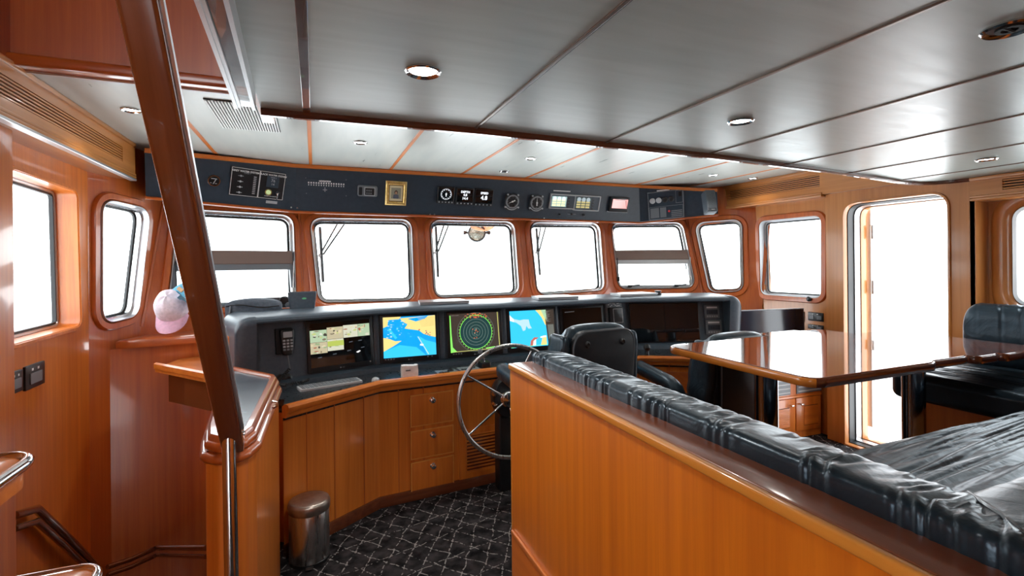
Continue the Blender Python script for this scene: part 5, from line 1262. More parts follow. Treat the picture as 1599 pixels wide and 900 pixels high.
# stair treads (only their ends reach the picture)
for k, (y, z, lab) in enumerate([(.985, 1.215, 'steel-nosed wooden stair tread at the left edge, upper one'), (1.235, .900, 'steel-nosed wooden stair tread with grip strips at the left edge, lower one')]):
    t = thing('stair_tread', lab, 'stair tread', (-.7, y - .12, z), 'open stair treads by the port wall')
    P_ = rounded([(-1.02, y - .22), (-.405, y - .22), (-.405, y), (-1.02, y)], [.01, .03, .05, .01], 6)
    mb = MB(); mb.prism(XY, P_, z - .045, z - .004, bev=.010); mb.build('board', wood_x, t, True, 40)
    mb = MB(); mb.tube([Vector((a_, b_, z - .008)) for a_, b_ in offset(P_, .004)], .0085, 10, closed=True); mb.build('nosing', chrome, t, True)
    for q in range(3): mb = MB(); mb.box(-1.0, -.46, y - .055 - q * .05, y - .035 - q * .05, z - .006, z + .001, bev=.001); mb.build('grip_strip', matte_black, t)
# lower banister mouldings and stairwell trim on the port side
pts = [at(22, 806, X=-1.16), at(58, 795, X=-1.16), at(98, 832, X=-1.15), at(150, 884, X=-1.14)]
mb = MB(); mb.tube(pts, .018, 12); mb.tube([p_ + Vector((0, 0, -.055)) for p_ in pts], .015, 12); struct(mb.build('trim_%d' % n_, dark_y, None, True)); n_ += 1
pts = [at(168, 886, X=-1.1), at(205, 874, X=-1.02), at(245, 856, X=-.92), at(322, 856, Y=2.92)]
mb = MB(); mb.tube(pts, .014, 12); mb.tube([p_ + Vector((0, 0, -.045)) for p_ in pts], .012, 12); struct(mb.build('trim_%d' % n_, dark_y, None, True)); n_ += 1
# sockets
def socket(fr, r, label, group, n=1):
    t = thing('wall_socket', label, 'socket', fr.p(r[0], r[2]), group)
    mb = MB(); mb.prism(fr, rrect(*r, .006), .0, .010, bev=.003); mb.build('plate', black_m, t, True, 50)
    W_, H_ = r[1] - r[0], r[3] - r[2]
    for k in range(n):
        a_ = r[0] + W_ * (k + .2) / n; b_ = r[0] + W_ * (k + .8) / n
        mb = MB(); mb.prism(fr, rrect(a_, b_, r[2] + H_ * .2, r[3] - H_ * .35, .004), .009, .014, bev=.001); mb.build('rocker', grey_m, t)
    mb = MB()
    for k in range(2): mb.fbox(fr, r[0] + W_ * (.3 + .3 * k), r[0] + W_ * (.38 + .3 * k), r[3] - H_ * .25, r[3] - H_ * .15, .009, .011)
    mb.build('marking', print_m, t)
r = pxr(frL, 36, 572, 67, 602); socket(frL, (r[0], r[1], frL.px(50, 606)[1], frL.px(50, 569)[1]), 'black switch plate on the port wall, right one of two', 'port wall switches')
r = pxr(frL, 10, 578, 33, 608); socket(frL, (r[0], r[1], frL.px(28, 612)[1], frL.px(28, 578)[1]), 'black switch plate on the port wall, left one next to the post', 'port wall switches')
for k, (x0, y0, x1, y1, lab) in enumerate([(1263, 487, 1287, 503, 'black double socket right of the flat monitor, upper one'), (1263, 506, 1287, 516, 'black double socket right of the flat monitor, lower one'), (1234, 485, 1257, 503, 'black socket partly behind the corner of the flat monitor')]):
    r = pxr(frR, x0, y0, x1, y1); socket(frR, r, lab, 'starboard wall sockets', 2)

# waste bin
bx_, by_ = -.035, 2.70
t = thing('waste_bin', 'brushed steel pedal bin with lid on the carpet against the teak cabinet', 'bin', (bx_, by_, 0))
ff = Fr((bx_, by_, 0), (1, 0, 0), (0, 1, 0))
mb = MB(); mb.lathe(ff, [(.094, .002), (.096, .006), (.096, .250), (.094, .254), (0, .254)], 40, sq=(1, 1)); mb.build('body', steel, t, True, 40)
mb = MB(); mb.lathe(ff, [(.097, .252), (.101, .258), (.101, .288), (.096, .300), (.088, .304), (.030, .309), (0, .309)], 40); mb.build('lid', noisy(base_mat('satin_bin_lid', (.38, .32, .28), .3, .9), (40, 40, 40), (.33, .28, .24), (.45, .39, .35)), t, True, 50)
mb = MB(); mb.lathe(ff, [(.098, .001), (.098, .016), (.095, .018)], 40); mb.build('base_ring', black_m, t, True)
mb = MB(); mb.fbox(ff, -.018, .018, -.122, -.09, .006, .012, bev=.003); mb.build('pedal', black_m, t)

# ================================================================== STEERING WHEEL
wc = at(800, 626, Y=2.86); rw = .345
wt = thing('steering_wheel', 'large thin-rimmed steel steering wheel with spokes, half hidden behind the teak partition', 'steering wheel', (wc.x, 3.0, wc.z))
wf = Fr(wc, (1, -.06, 0), (0, .10, 1))
mb = MB(); mb.tube([wf.p(rw * cos(2 * pi * k / 56), rw * sin(2 * pi * k / 56), 0) for k in range(56)], .0135, 12, closed=True); mb.build('rim', steel, wt, True)
for k in range(5):
    a = R(148 + 72 * k) if k else R(148)
    a = R([148, 212, 276, 340, 64][k]); mb = MB(); mb.tube([wf.p(rw * cos(a), rw * sin(a), 0), wf.p(.03 * cos(a), .03 * sin(a), -.07)], [.0065, .008], 10); mb.build('spoke', chrome, wt, True)
mb = MB(); mb.lathe(wf, [(.055, -.10), (.055, -.05), (.045, -.035), (.02, -.028), (0, -.028)], 28); mb.build('hub', chrome, wt, True)
mb = MB(); mb.lathe(wf, [(.075, -.22), (.085, -.20), (.088, -.12), (.08, -.10), (0, -.10)], 28, sq=(1, 1.5)); mb.build('housing', black_m, wt, True, 50)
for q, s in (((-.085, .03), 1), ((-.085, -.03), 1)):
    mb = MB(); mb.lathe(wf, [(.012, -.13), (.012, -.08), (0, -.078)], 12, ctr=q); mb.build('bolt', chrome, wt, True)
mb = MB(); pz = wf.p(0, 0, -.16); mb.box(pz.x - .05, pz.x + .05, pz.y - .04, pz.y + .06, .001, pz.z - .02, bev=.01); mb.build('pedestal', black_m, wt, True)

# ================================================================== HELM CHAIRS (local build: facing +Y, origin on the floor)
def wr(p_, f1, amp): return amp * (sin(p_.x * f1 + 2 * sin(p_.z * 9)) * sin(p_.z * f1 * .7 + p_.y * 13))
def helm_chair(label, loc, rz):
    t = thing('helm_chair', label, 'chair', (0, 0, 0), 'helm chairs at the console')
    def loc_blob(x0, x1, y0, y1, z0, z1, fn, rad, name, mat, par=t):
        mb = MB(); vs, fs = blob_box(x0, x1, y0, y1, z0, z1, fn, rad=rad); mb.add(vs, fs); return mb.build(name, mat, par, True, 60)
    # moulded back shell with rounded top corners
    bf = Fr((0, -.235, .50), (1, 0, 0), (0, .0 - .10, 1)); 
    sh = rounded([(-.19, .02), (.19, .02), (.215, .585), (-.215, .585)], [.04, .04, .10, .10], 9)
    bf = Fr((0, -.235, .50), (1, 0, 0), (0, -.06, 1))
    mb = MB(); mb.prism(bf, sh, -.012, .026, bev=.012); shell = mb.build('back_shell', noisy(base_mat('shell_leather', (.008, .010, .014), .42, spec=.35), (30, 30, 30), (.006, .008, .011), (.010, .013, .017), .05), t, True, 50)
    def cush(p_, q):
        b_ = (1 - q.x ** 2) * .02 + .016 * cos(q.z * 3.1) ; s = 1 - .06 * (q.z > .8)
        return Vector((p_.x * (1 + .05 * (q.z < -.2)), p_.y + b_ * (q.y > 0) - .06 * (p_.z - .5) * 1.0, p_.z - .035 * q.x ** 4 * (q.z > .5))) + Vector((0, wr(p_, 40, .002), 0))
    loc_blob(-.24, .24, -.235, -.105, .52, 1.00, cush, .055, 'backrest', leather)
    loc_blob(-.225, .225, -.225, -.085, .90, 1.105, cush, .060, 'headrest', leather)
    for s in (-1, 1):
        loc_blob(s * .235 - .035, s * .235 + .035, -.235, -.06, .55, 1.06, cush, .034, 'side_bolster', leather)
        def arm(p_, q): 
            return Vector((p_.x, p_.y, p_.z + .030 * (q.y) - .035 * (q.y < -.55) * (-q.y - .55) * 3))
        loc_blob(s * .355 - .047, s * .355 + .047, -.12, .34, .735, .83, arm, .042, 'armrest', leather)
        mb = MB(); mb.tube([Vector((s * .24, -.17, .54)), Vector((s * .345, -.12, .66)), Vector((s * .355, .06, .755))], .020, 10); mb.build('arm_bracket', black_m, t, True)
        for u in (-.11, .11):
            pass
    for u in (-.12, .12):
        mb = MB(); mb.lathe(bf, [(.017, .024), (.017, .028), (.010, .036), (.010, .032), (0, .030)], 16, ctr=(u, .52)); mb.build('button', black_m, shell, True)
    mb = MB(); mb.tube([bf.p(a_, b_, .022) for a_, b_ in offset(sh, -.002)], .005, 6, closed=True); mb.build('piping', piping_m, shell, True)
    def seat(p_, q): return p_ + Vector((0, 0, .02 * (1 - q.x ** 2) * (q.z > 0) + wr(p_, 30, .002)))
    loc_blob(-.25, .25, -.20, .29, .44, .575, seat, .045, 'seat', leather)
    mb = MB(); mb.box(-.16, .16, -.13, .16, .39, .445, bev=.01); mb.build('seat_plate', black_m, t)
    mb = MB(); mb.lathe(Fr((0, 0, 0), (1, 0, 0), (0, 1, 0)), [(.19, .001), (.19, .012), (.06, .035), (.045, .05), (.045, .39)], 28); mb.build('pedestal', steel, t, True)
    t.location = loc; t.rotation_euler = (0, 0, rz)
    return t
ch = helm_chair('black leather helm chair directly behind the steering wheel, two studs on its back', (1.39, 2.46, 0), R(4)); ch.scale = (.94, .94, 1.055)
c2 = copy_tree(ch); c2.scale = (1, 1, .955); c2.location = (2.42, 2.48, 0); c2.rotation_euler = (0, 0, 0); c2['label'] = 'black leather helm chair beyond the dining table, mostly hidden by the tabletop'

# ================================================================== STARBOARD DESK CABINET, MONITOR
SCY = 2.90
t = thing('louvered_cabinet', 'pale-lit teak cabinet with two louvred doors below the flat monitor', 'cabinet', (3.6, 3.1, 0))
scf = Fr((3.10, SCY + .04, 0), (.94, -.04, 0), (0, 0, 1)); 
mb = MB(); mb.prism(XY, [(3.31, SCY + .03), (4.03, SCY), (4.03, 3.45), (3.70, 3.9), (3.31, 3.9)], 0.001, .74); mb.build('body', wood_z, t)
mb = MB(); mb.prism(XY, [(3.305, SCY + .01), (4.035, SCY - .02), (4.035, 3.45), (3.70, 3.9), (3.305, 3.9)], .74, .775, bev=.01); mb.build('desktop', deskblk, t)
xl, xm, xr = .215, scf.px(1241, 640)[0], scf.px(1280, 640)[0]
zt = scf.px(1241, 622)[1]; zt2 = scf.px(1241, 612)[1]
for k, (a_, b_, kn) in enumerate([(xl, xm - .004, xm - .06), (xm + .004, xr, xm + .05)]):
    mb = MB(); mb.fbox(scf, a_, b_, .06, zt, .0, .014, bev=.003); d = mb.build('door', wood_z, t, True, 30)
    mb = MB(); la, lb = (a_ + .05, b_ - .07) if k == 0 else (a_ + .09, b_ - .035)
    mb.fbox(scf, la, lb, .10, zt - .07, .013, .015); mb.build('opening', matte_black, d)
    mb = MB()
    for q in range(14):
        v = .11 + q * (zt - .19) / 13; mb.fbox(scf, la - .002, lb + .002, v - .0055, v + .0055, .012, .019, bev=.0015)
    mb.build('louvers', wood_x, d)
    mb = MB(); mb.tube([scf.p(kn, zt - .05, .014), scf.p(kn, zt - .05, .034)], .005, 8); mb.fbox(scf, kn - .018, kn + .018, zt - .058, zt - .042, .03, .044, bev=.006); mb.build('handle', steel, d, True)
mb = MB(); mb.fbox(scf, xl, xr + .01, zt + .004, zt + .022, 0, .014, bev=.003); mb.build('rail', wood_x, t)
for a_, b_ in ((xm - .26, xm - .05), (xm + .02, xr + .02)):
    mb = MB(); mb.fbox(scf, a_, b_, zt + .035, .68, .0, .008, bev=.002); g_ = mb.build('vent_grille', grey_m, t)
    mb = MB()
    for q in range(8): v = zt + .05 + q * (.68 - zt - .065) / 8; mb.fbox(scf, a_ + .012, b_ - .012, v, v + .010, .007, .014)
    mb.build('slats', lgrey_m, g_)
# flat monitor on the desk
mA, mB_ = at(1150, 480, Y=3.10), at(1256, 487, Y=2.97); f = Fr((mA.x, 3.08, .80), (mB_.x - mA.x, -.10, 0), (0, .05, 1)); 
r = pxr(f, 1150, 479, 1256, 540)
t = thing('flat_monitor', 'thin flat black monitor on the starboard desk, below the side window', 'monitor', (f.p((r[0] + r[1]) / 2, 0, 0).x, 3.1, .775))
mt, ml_ = f.px(1150, 479)[1], r[0]; mr_ = f.px(1256, 500)[0]; mtop = (f.px(1150, 479)[1] + f.px(1256, 487)[1]) / 2
mb = MB(); mb.prism(f, rrect(ml_, mr_, .03, mtop, .008), -.022, .004, bev=.002); mb.build('case', lgrey_m, t, True)
mb = MB(); mb.fbox(f, ml_ + .008, mr_ - .008, .045, mtop - .008, .003, .006); mb.build('screen', base_mat('navy_screen', (.008, .013, .03), .12), t)
mb = MB(); c_ = f.p((ml_ + mr_) / 2, 0, -.05); mb.lathe(Fr((c_.x, c_.y, .775), (1, 0, 0), (0, 1, 0)), [(.12, .001), (.12, .008), (.02, .016), (.018, .09)], 28); mb.build('stand', black_m, t, True)
p = at(1147, 490, Y=3.12); mb = MB(); mb.tube([Vector((p.x, p.y, p.z - .09)), p], .008, 8); mb.tube([p + Vector((-.006, 0, 0)), p + Vector((-.006, -.03, .03))], .010, 8); mb.box(p.x - .02, p.x + .02, p.y - .02, p.y + .02, .775, p.z - .08, bev=.004)
o = mb.build('gooseneck_lamp', black_m, None, True); tag(o, 'tiny dark chart lamp between the dashboard and the flat monitor', 'lamp')

# ================================================================== DINETTE: partition, sofa, table
PX0 = .560
t = thing('partition', 'tall teak partition panel running along the near side of the sofa, with glossy cap', 'partition', (PX0 + .03, .6, 0))
mb = MB(); mb.box(PX0, PX0 + .045, -.6, 1.400, .001, 1.170, bev=.003); mb.build('panel', wood('amber_teak_panel', (.76, .225, .013), (.48, .115, .007), 'z', .36, .4, .12), t, True)
mb = MB(); mb.box(PX0 - .005, PX0 + .010, -.6, 1.412, 1.168, 1.186, bev=.004); mb.box(PX0, PX0 + .045, 1.394, 1.410, .001, 1.172, bev=.004); mb.build('edge_moulding', wood('golden_edge_teak', (.72, .30, .045), (.55, .19, .025), 'y', .3, .6, .08), t, True)
mb = MB(); mb.box(PX0 + .008, PX0 + .085, -.6, 1.409, 1.150, 1.187, bev=.003); mb.build('cap_board', wood('satin_mahogany_cap', (.24, .07, .025), (.13, .032, .012), 'y', .3, .6, .1, bump=0), t, True)
q0 = at(800, 828, X=PX0); q1 = at(853, 900, X=PX0)
mb = MB(); mb.box(PX0 - .008, PX0 + .001, -.6, q0.y - .01, q0.z - .008, q0.z + .008, bev=.003); mb.box(PX0 - .005, PX0 + .001, -.6, q0.y - .01, .02, q0.z - .008, bev=.002); mb.build('lower_moulding', wood_y, t, True)
# base of the sofa (wood box) -> cushions
sofa = thing('corner_sofa', 'U-shaped black leather dinette sofa behind the teak partition', 'sofa', (2.3, .5, PLAT))
mb = MB(); mb.box(PX0 + .05, .755, -.1, 1.395, PLAT, 1.14); mb.box(.80, 1.35, .4, 1.42, PLAT, .70); mb.box(.80, 3.90, -.1, .36, PLAT, 1.14); mb.box(.80, 3.90, .3, .50, PLAT, .82); mb.box(.80, 3.95, .5, 1.16, PLAT, .70)
mb.box(3.22, 3.93, 1.1, 1.80, PLAT, .70, bev=.006); mb.build('wooden_base', wood_z, sofa)
def crease_field(n, s0, s1, seed, slant=.02, width=.004, depth=.006):
    """random soft creases running across a cushion: returns f(s, x) <= 0, x in -1..1 across it"""
    rr = random.Random(seed); L = []
    for k in range(n):
        L.append((rr.uniform(s0, s1), slant * rr.uniform(.2, 1.5), rr.uniform(-.012, .012), depth * rr.uniform(.25, 1), width * rr.uniform(.6, 1.8), rr.uniform(-1.4, .3), rr.uniform(.5, 2.2)))
    L.sort(key=lambda c: c[0]); import bisect; keys = [c[0] for c in L]; R_ = abs(slant) * 1.5 + .012 + width * 6
    def f(s, x):
        h = 0
        for c in L[bisect.bisect_left(keys, s - R_):bisect.bisect_right(keys, s + R_)]:
            if x < c[5] - .3 or x > c[5] + c[6] + .3: continue
            e = min(1, (x - c[5] + .3) / .4, (c[5] + c[6] + .3 - x) / .4)
            u = (s - c[0] - c[1] * x - c[2] * x * x) / c[4]
            h += e * c[3] * (-math.exp(-u * u) + .55 * math.exp(-((abs(u) - 2.1) / 1.1) ** 2))
        return max(-depth * 1.5, min(depth * .9, h))
    return f
def roll_cushion(name, axis, s0, s1, c_, secf, amp, seed, par, n=420, endround=.05, m=44, fr=1.0, clamp=None, dens=26, slant=.02, wid=.0045):
    cf = crease_field(int(abs(s1 - s0) * dens), s0, s1, int(seed * 100), slant, wid, amp); hw_ = max(abs(secf(k / 40)[0]) for k in range(40))
    """soft bolster: section secf(k/m)->(across, up); swept along axis, ends rounded"""
    vs = []; fs = []
    for i in range(n + 1):
        s = s0 + (s1 - s0) * i / n; e = min(abs(s - s0), abs(s1 - s)); k_ = 1.0
        if e < endround: k_ = math.sqrt(max(.02, 1 - (1 - e / endround) ** 2))
        for k in range(m):
            t_ = k / m; a, b = secf(t_); d = Vector((a, b)); l = d.length
            g_ = .35 + .65 * max(0, d.y / l) if l else 0
            f_ = 1 + cf(s, a / hw_) * min(1, g_) * (b > -.5 * l) / max(l, .02)
            ks = .35 + .65 * k_; dx, dz = a * f_ * (.55 + .45 * k_), b * f_ * ks
            vs.append(Vector((c_[0] + dx, s, c_[1] + dz)) if axis == 'y' else Vector((s, c_[0] + dx, c_[1] + dz)))
    for i in range(n):
        for k in range(m): k2 = (k + 1) % m; fs.append([i * m + k, i * m + k2, (i + 1) * m + k2, (i + 1) * m + k])
    fs.append(list(range(m))); fs.append([n * m + k for k in range(m)][::-1])
    if clamp: vs = [clamp(v) for v in vs]
    mb = MB(); mb.add(vs, fs); return mb.build(name, leather, par, True, 75)
def sq_sec(hw, hh, p=3.2, top=1.0):
    def f_(t_):
        a = 2 * pi * t_; ca, sa = cos(a), sin(a)
        return (hw * math.copysign(abs(ca) ** (2 / p), ca), hh * math.copysign(abs(sa) ** (2 / p), sa) * (top if sa > 0 else 1))
    return f_
def flat_sec(hw, hh, tilt):
    g = sq_sec(hw, hh, 4.6)
    def f_(t_):
        a, b = g(t_); return (a, b - tilt * a * (b > 0))
    return f_
MI = .405          # mitre line of the corner: y = x - MI
roll_cushion('backrest', 'y', .14, 1.435, (.700, 1.181), flat_sec(.068, .033, .12), .0048, .7, sofa, n=1500, endround=.06, dens=78, slant=.024, wid=.0046, clamp=lambda p: Vector((p.x, max(p.y, p.x - MI), p.z)))
roll_cushion('backrest', 'x', .56, 3.80, (.296, 1.181), flat_sec(.068, .033, .12), .003, 2.4, sofa, n=700, endround=.07, dens=7, wid=.010, clamp=lambda p: Vector((max(p.x, p.y + MI), p.y, p.z)))
roll_cushion('back_pad', 'y', .62, 1.38, (.86, .96), sq_sec(.07, .15, 3), .006, 3.4, sofa, n=160)
def seat_cushion(name, x0, x1, y0, y1, z0, z1, along, seed, par, crease=.010, cuts=60):
    a0_, a1_ = (x0, x1) if along == 'y' else (y0, y1); cf = crease_field(int((a1_ - a0_) * 75), a0_, a1_, int(seed * 37), .07 if along == 'x' else .03, .0075, crease)
    bm = bmesh.new(); bmesh.ops.create_cube(bm, size=2); bmesh.ops.subdivide_edges(bm, edges=bm.edges[:], cuts=cuts, use_grid_fill=True)
    hx, hy, hz = (x1 - x0) / 2, (y1 - y0) / 2, (z1 - z0) / 2; rad = .045; c_ = Vector(((x0 + x1) / 2, (y0 + y1) / 2, (z0 + z1) / 2))
    for v in bm.verts:
        qn = v.co.copy(); q = Vector((qn.x * hx, qn.y * hy, qn.z * hz)); inn = Vector((max(-hx + rad, min(hx - rad, q.x)), max(-hy + rad, min(hy - rad, q.y)), max(-hz + rad, min(hz - rad, q.z)))); d = q - inn
        if d.length > 1e-6: q = inn + d.normalized() * min(d.length, rad)
        P = c_ + q
        if qn.z > -.9:
            s, tt = (P.x, qn.y) if along == 'y' else (P.y, qn.x)
            h = -cf(s, tt) / crease
            P.z -= crease * h * (1 if qn.z > .5 else .0); P.z += .014 * (1 - qn.x ** 2) * (1 - qn.y ** 2) * (qn.z > .5)
            if qn.z <= .5: P += Vector((qn.x if abs(qn.x) > .9 else 0, qn.y if abs(qn.y) > .9 else 0, 0)) * (-crease * .6 * h)
        v.co = P
    bm.verts.ensure_lookup_table(); vs = [v.co.copy() for v in bm.verts]; fs = [[v.index for v in f_.verts] for f_ in bm.faces]; bm.free()
    mb = MB(); mb.add(vs, fs); return mb.build(name, leather, par, True, 75)
seat_cushion('seat', 1.34, 3.24, .47, 1.17, .70, .825, 'x', 1.0, sofa, .0075, 150)
seat_cushion('seat', .84, 1.36, .47, 1.42, .70, .825, 'x', 2.6, sofa, .010, 30)
seat_cushion('seat', 3.16, 3.90, 1.16, 1.85, .685, .84, 'y', 4.0, sofa, .005, 80)
roll_cushion('backrest', 'y', .50, 1.79, (3.84, 1.03), sq_sec(.075, .19, 4), .006, 5.1, sofa, n=200, endround=.08)
mb = MB()
mb.tube([Vector((.772, .367, 1.10)), Vector((.770, .366, 1.185)), Vector((.758, .353, 1.204)), Vector((.70, .295, 1.215)), Vector((.650, .245, 1.216)), Vector((.634, .229, 1.203)), Vector((.631, .226, 1.17))], .004, 8)
mb.build('seam', piping_m, sofa, True)

# table: four leaves on two steel pillars
TZ = 1.045; TH = .034
t = thing('dining_table', 'mirror-polished dark wood folding table of four leaves between sofa and helm chairs', 'table', (2.4, 1.8, PLAT))
xs = [(1.755, 2.585, 1.290, 2.14), (2.589, 2.95, 1.345, 2.30), (2.954, 3.19, 1.335, 2.30), (3.194, 3.62, 1.335, 2.10)]
for i, (x0, x1, y0, y1) in enumerate(xs):
    TZi = TZ - (0, .011, .019, .026)[i]
    rr_ = [(.07, .10, .02, .09), (.03, .10, .02, .02), (.04, .09, .04, .02), (.04, .05, .06, .02)][i]
    pl = rounded([(x0, y0), (x1, y0), (x1, y1), (x0, y1)], list(rr_), 8)
    mb = MB(); mb.prism(XY, offset(pl, -.004), TZi - TH, TZi - .0, bev=.003); lf_ = mb.build('leaf', table_top_m, t)
    n9 = 9; bp_ = [(-.004, TZi - TH - .004), (.002, TZi - TH - .004), (.0045, TZi - TH + .004), (.0045, TZi - .010), (.001, TZi - .004), (-.004, TZi - .004)]
    near = [(a_, b_, 0) for a_, b_ in pl[5:3 * n9 + 5]]; port = [(a_, b_, 0) for a_, b_ in pl[3 * n9 + 4:] + pl[:6]]
    if i == 0:
        mb = MB(); mb.sweep(port, bp_); mb.build('edge_band', wood('golden_table_edge', (.60, .22, .03), (.42, .12, .014), 'y', .25, .8, .05), lf_, True, 50)
        mb = MB(); mb.sweep(near, bp_); mb.build('edge_band', dark_x, lf_, True, 50)
    else:
        mb = MB(); mb.sweep(near + port[1:-1], bp_, closed=True); mb.build('edge_band', dark_x, lf_, True, 50)
for (x, y) in ((at(1197, 620, Y=1.66).x, 1.66), (at(1427, 620, Y=1.56).x, 1.56)):
    mb = MB(); mb.lathe(Fr((x, y, 0), (1, 0, 0), (0, 1, 0)), [(.14, PLAT + .001), (.14, PLAT + .012), (.06, PLAT + .03), (.050, PLAT + .05), (.050, TZ - TH - .012), (.085, TZ - TH - .010), (.085, TZ - TH)], 36); mb.build('leg', base_mat('dark_chrome', (.22, .25, .29), .10, 1) if 'dark_chrome' not in MATS else MATS['dark_chrome'], t, True, 40)
mb = MB(); mb.box(2.30, 2.42, 1.33, 1.37, TZ - TH - .016, TZ - TH, bev=.003); mb.build('latch', steel, t)

# ================================================================== CEILING LIGHTS AND VENTS
def downlight(x, y, z, label, lit=True, r=.042, k_=1.0, group='recessed ceiling lights'):
    p = at(x, y, Z=z); t = thing('ceiling_light', label, 'ceiling light', p, group); f = Fr(p, (-1, 0, 0), (0, 1, 0))   # N down
    mb = MB(); mb.lathe(f, [(r * .78, -.001), (r, .001), (r * 1.02, .005), (r * .94, .009), (r * .80, .004), (r * .74, -.001)], 32); mb.build('trim_ring', chrome, t, True)
    mb = MB(); mb.lathe(f, [(r * .76, .0015), (0, .0030)], 28); mb.build('lens', lens_m if lit else dull_lens, t, True)
    if not lit:
        mb = MB(); mb.ring(f, circ(0, 0, r * .5, 20), circ(0, 0, r * .3, 20), .003, .008); mb.tube([f.p(-r * .4, 0, .006), f.p(r * .4, 0, .006)], .004, 6); mb.build('lamp', matte_black, t)
    if lit:
        l = bpy.data.lights.new('downlight_beam', 'SPOT'); l.energy = DOWN_W * k_; l.spot_size = R(120); l.spot_blend = .7; l.shadow_soft_size = .03; l.color = (1, .96, .9)
        lo_ = bpy.data.objects.new('downlight_beam', l); C.objects.link(lo_); lo_.parent = t; lo_.location = (0, 0, -.02)
    return t
downlight(661, 110, ZA, 'large lit recessed ceiling light with chrome ring, nearest the long red-brown edge on the left', r=.048)
downlight(1157, 188, ZA, 'lit recessed ceiling light in the middle of the dark after ceiling', r=.046)
downlight(1577, 42, ZA, 'unlit recessed ceiling light at the top right corner', False, r=.050)
downlight(1541, 248, ZA, 'lit recessed ceiling light at the far right of the after ceiling, before the vent', r=.046)
downlight(205, 171, ZF, 'lit recessed ceiling light left of the slanted handrail', k_=.3)
downlight(563, 222, ZF, 'lit recessed ceiling light in the forward ceiling right of the slatted vent')
downlight(788, 267, ZF, 'small recessed ceiling light close to the overhead panel above the round gauges', False)
downlight(829, 247, ZF, 'lit recessed ceiling light in the forward ceiling above the picture centre')
downlight(1114, 273, ZF, 'small recessed ceiling light at the starboard end of the forward ceiling, inner of two', k_=.3)
downlight(1176, 278, ZF, 'small recessed ceiling light beside the starboard louvre, outer of two', k_=.08)
p0, p1, p2 = at(318, 153, Z=ZF), at(347, 198, Z=ZF), at(438, 203, Z=ZF)
vx0, vx1 = (p0.x + p1.x) / 2, p2.x; vy0, vy1 = p1.y * 1.0, p0.y
y_lo, y_hi = min(p0.y, p1.y), max(p1.y, p2.y)
t = thing('ceiling_vent', 'slatted ventilation grille in the forward ceiling beside the handrail', 'vent', (vx0, y_lo, ZF))
mb = MB(); mb.box(vx0, vx1, y_lo, y_hi, ZF - .005, ZF - .001); mb.build('backing', matte_black, t)
nS = 22
for k in range(nS):
    x = vx0 + (vx1 - vx0) * (k + .5) / nS; h_ = (vx1 - vx0) / nS * .27
    mb = MB(); mb.box(x - h_, x + h_, y_lo + .004, y_hi - .004, ZF - .009, ZF - .004, bev=.001); mb.build('slat', white_m, t)

# ================================================================== OUTSIDE: wipers, searchlight, mirror
def pane_frame(i): return segs[i][0]
f = segs[2][0]; f = Fr(f.p(0, 0, -.11), f.U, f.V)
for k, (x, y0, y1, xt, lab) in enumerate([(503, 355, 441, 540, 'black windscreen wiper outside the left of the three centre windows'), (684, 354, 433, 701, 'black windscreen wiper outside the centre window, left of the searchlight'), (841, 357, 430, 848, 'black windscreen wiper outside the right of the three centre windows')]):
    xs_ = [(500, 505), (681, 684.5), (838, 843.5)][k]
    a_ = f.px(xs_[0], y0); b_ = f.px(xs_[1], y1); W_ = 0
    t = thing('windscreen_wiper', lab, 'wiper', f.p(*a_, W_), 'wipers outside the windows')
    mb = MB(); mb.tube([f.p(*a_, W_), f.p((a_[0] + b_[0]) / 2, (a_[1] + b_[1]) / 2, W_), f.p(*b_, W_)], .013, 8); mb.build('blade', black_m, t, True)
    piv = f.px((xs_[0] + xs_[1]) / 2 - 3, y0 + (y1 - y0) * .52)
    mb = MB(); mb.lathe(Fr(f.p(piv[0], piv[1], W_ + .0), f.U, f.V), [(.014, -.01), (.014, .012), (0, .014)], 12); mb.build('pivot', lgrey_m, t, True)
    for q, (ex, ey) in enumerate([(xs_[0] + (31, 16, 10)[k], 346), (xs_[0] + (43, 24, 19)[k], 346)]):
        e = f.px(ex, ey); st = (piv[0] + q * .03, piv[1] + .0 + q * .01); st2 = (e[0], e[1] + .0)
        mb = MB(); mb.tube([f.p(*st, W_ + .006), f.p(st2[0], st2[1] + .02, W_ - .02)], .008, 6); mb.build('arm', black_m, t, True)
c_ = at(745, 364, Y=4.75); u_ = Vector((1, 0, 0))
t = thing('searchlight', 'round steel searchlight hanging outside the top of the centre window', 'searchlight', c_)
f = Fr(c_, (1, -.2, 0), (0, -.25, 1)); rr_ = at(758, 364, Y=4.75).x - c_.x
mb = MB(); mb.lathe(f, [(rr_ * .6, -.12), (rr_ * .9, -.06), (rr_, 0), (rr_ * 1.04, .012), (rr_ * .9, .02), (rr_ * .86, .008)], 32); mb.build('housing', black_m, t, True)
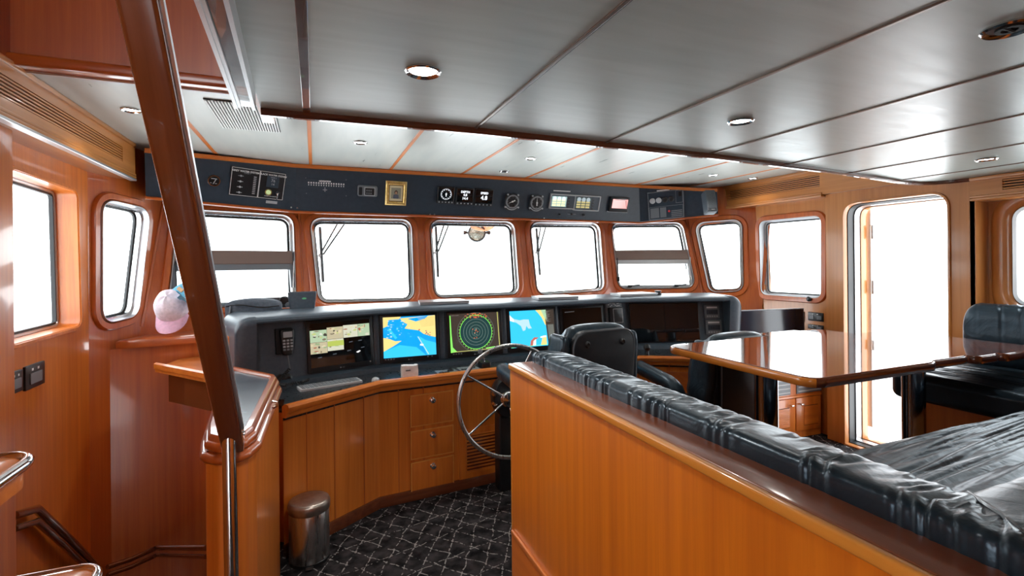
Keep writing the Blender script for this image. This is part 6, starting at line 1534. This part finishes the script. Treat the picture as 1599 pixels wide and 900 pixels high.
mb = MB(); mb.lathe(f, [(rr_ * .87, .008), (rr_ * .5, .016), (0, .02)], 28); mb.build('lens', noisy(base_mat('lamp_reflector', (.55, .50, .36), .15, .8), (20, 20, 20), (.25, .22, .14), (.8, .78, .66)), t, True)
for s in (-1, 1):
    mb = MB(); mb.tube([f.p(s * rr_, 0, -.01), f.p(s * rr_ * 1.35, 0, -.01)], .012, 10); mb.lathe(Fr(f.p(s * rr_ * 1.4, 0, -.01), (0, 1, 0), (0, 0, 1)), [(.022, -.012), (.022, .012)], 12); mb.build('knob', black_m, t, True)
    mb = MB(); mb.tube([f.p(s * rr_ * 1.15, 0, -.01), f.p(s * rr_ * 1.15, rr_ * 1.9, -.01)], .006, 8); mb.build('bracket_arm', steel, t, True)
mb = MB(); mb.tube([f.p(-rr_ * 1.2, rr_ * 1.3, -.01), f.p(rr_ * 1.2, rr_ * 1.3, -.01)], .007, 8); mb.build('bracket_arm', steel, t, True)
c2_ = at(752, 349, Y=4.75); mb = MB(); mb.lathe(Fr(c2_, (1, 0, 0), (0, .3, 1)), [(.10, -.10), (.145, 0), (.150, .02), (.13, .02), (0, .0)], 28, sq=(1.0, .62)); mb.build('upper_lamp', noisy(base_mat('lamp_reflector_gold', (.6, .52, .32), .15, .7), (18, 18, 18), (.60, .57, .48), (.90, .89, .85)), t, True)
mb = MB(); mb.tube([c2_ + Vector((0, .0, .05)), Vector((c2_.x, c2_.y, ZF + .01))], .02, 10); mb.build('stem', steel, t, True)
# deckhouse fitting outside window 9
q = at(1262, 380, X=6.2); t = thing('deck_fitting', 'pale grey fitting seen outside the square starboard window', 'deck fitting', (6.2, q.y, q.z - .8))
pale = base_mat('pale_outside_paint', (.80, .82, .84), .5)
mb = MB(); mb.box(6.1, 6.5, q.y - .45, q.y - .05, -1, q.z - .12, bev=.05); mb.build('post', pale, t, True)
mb = MB(); mb.box(6.1, 6.3, q.y - .3, q.y + .02, q.z - .14, q.z + .1, bev=.04); mb.build('head', base_mat('grey_outside_paint', (.55, .57, .60), .5), t, True)
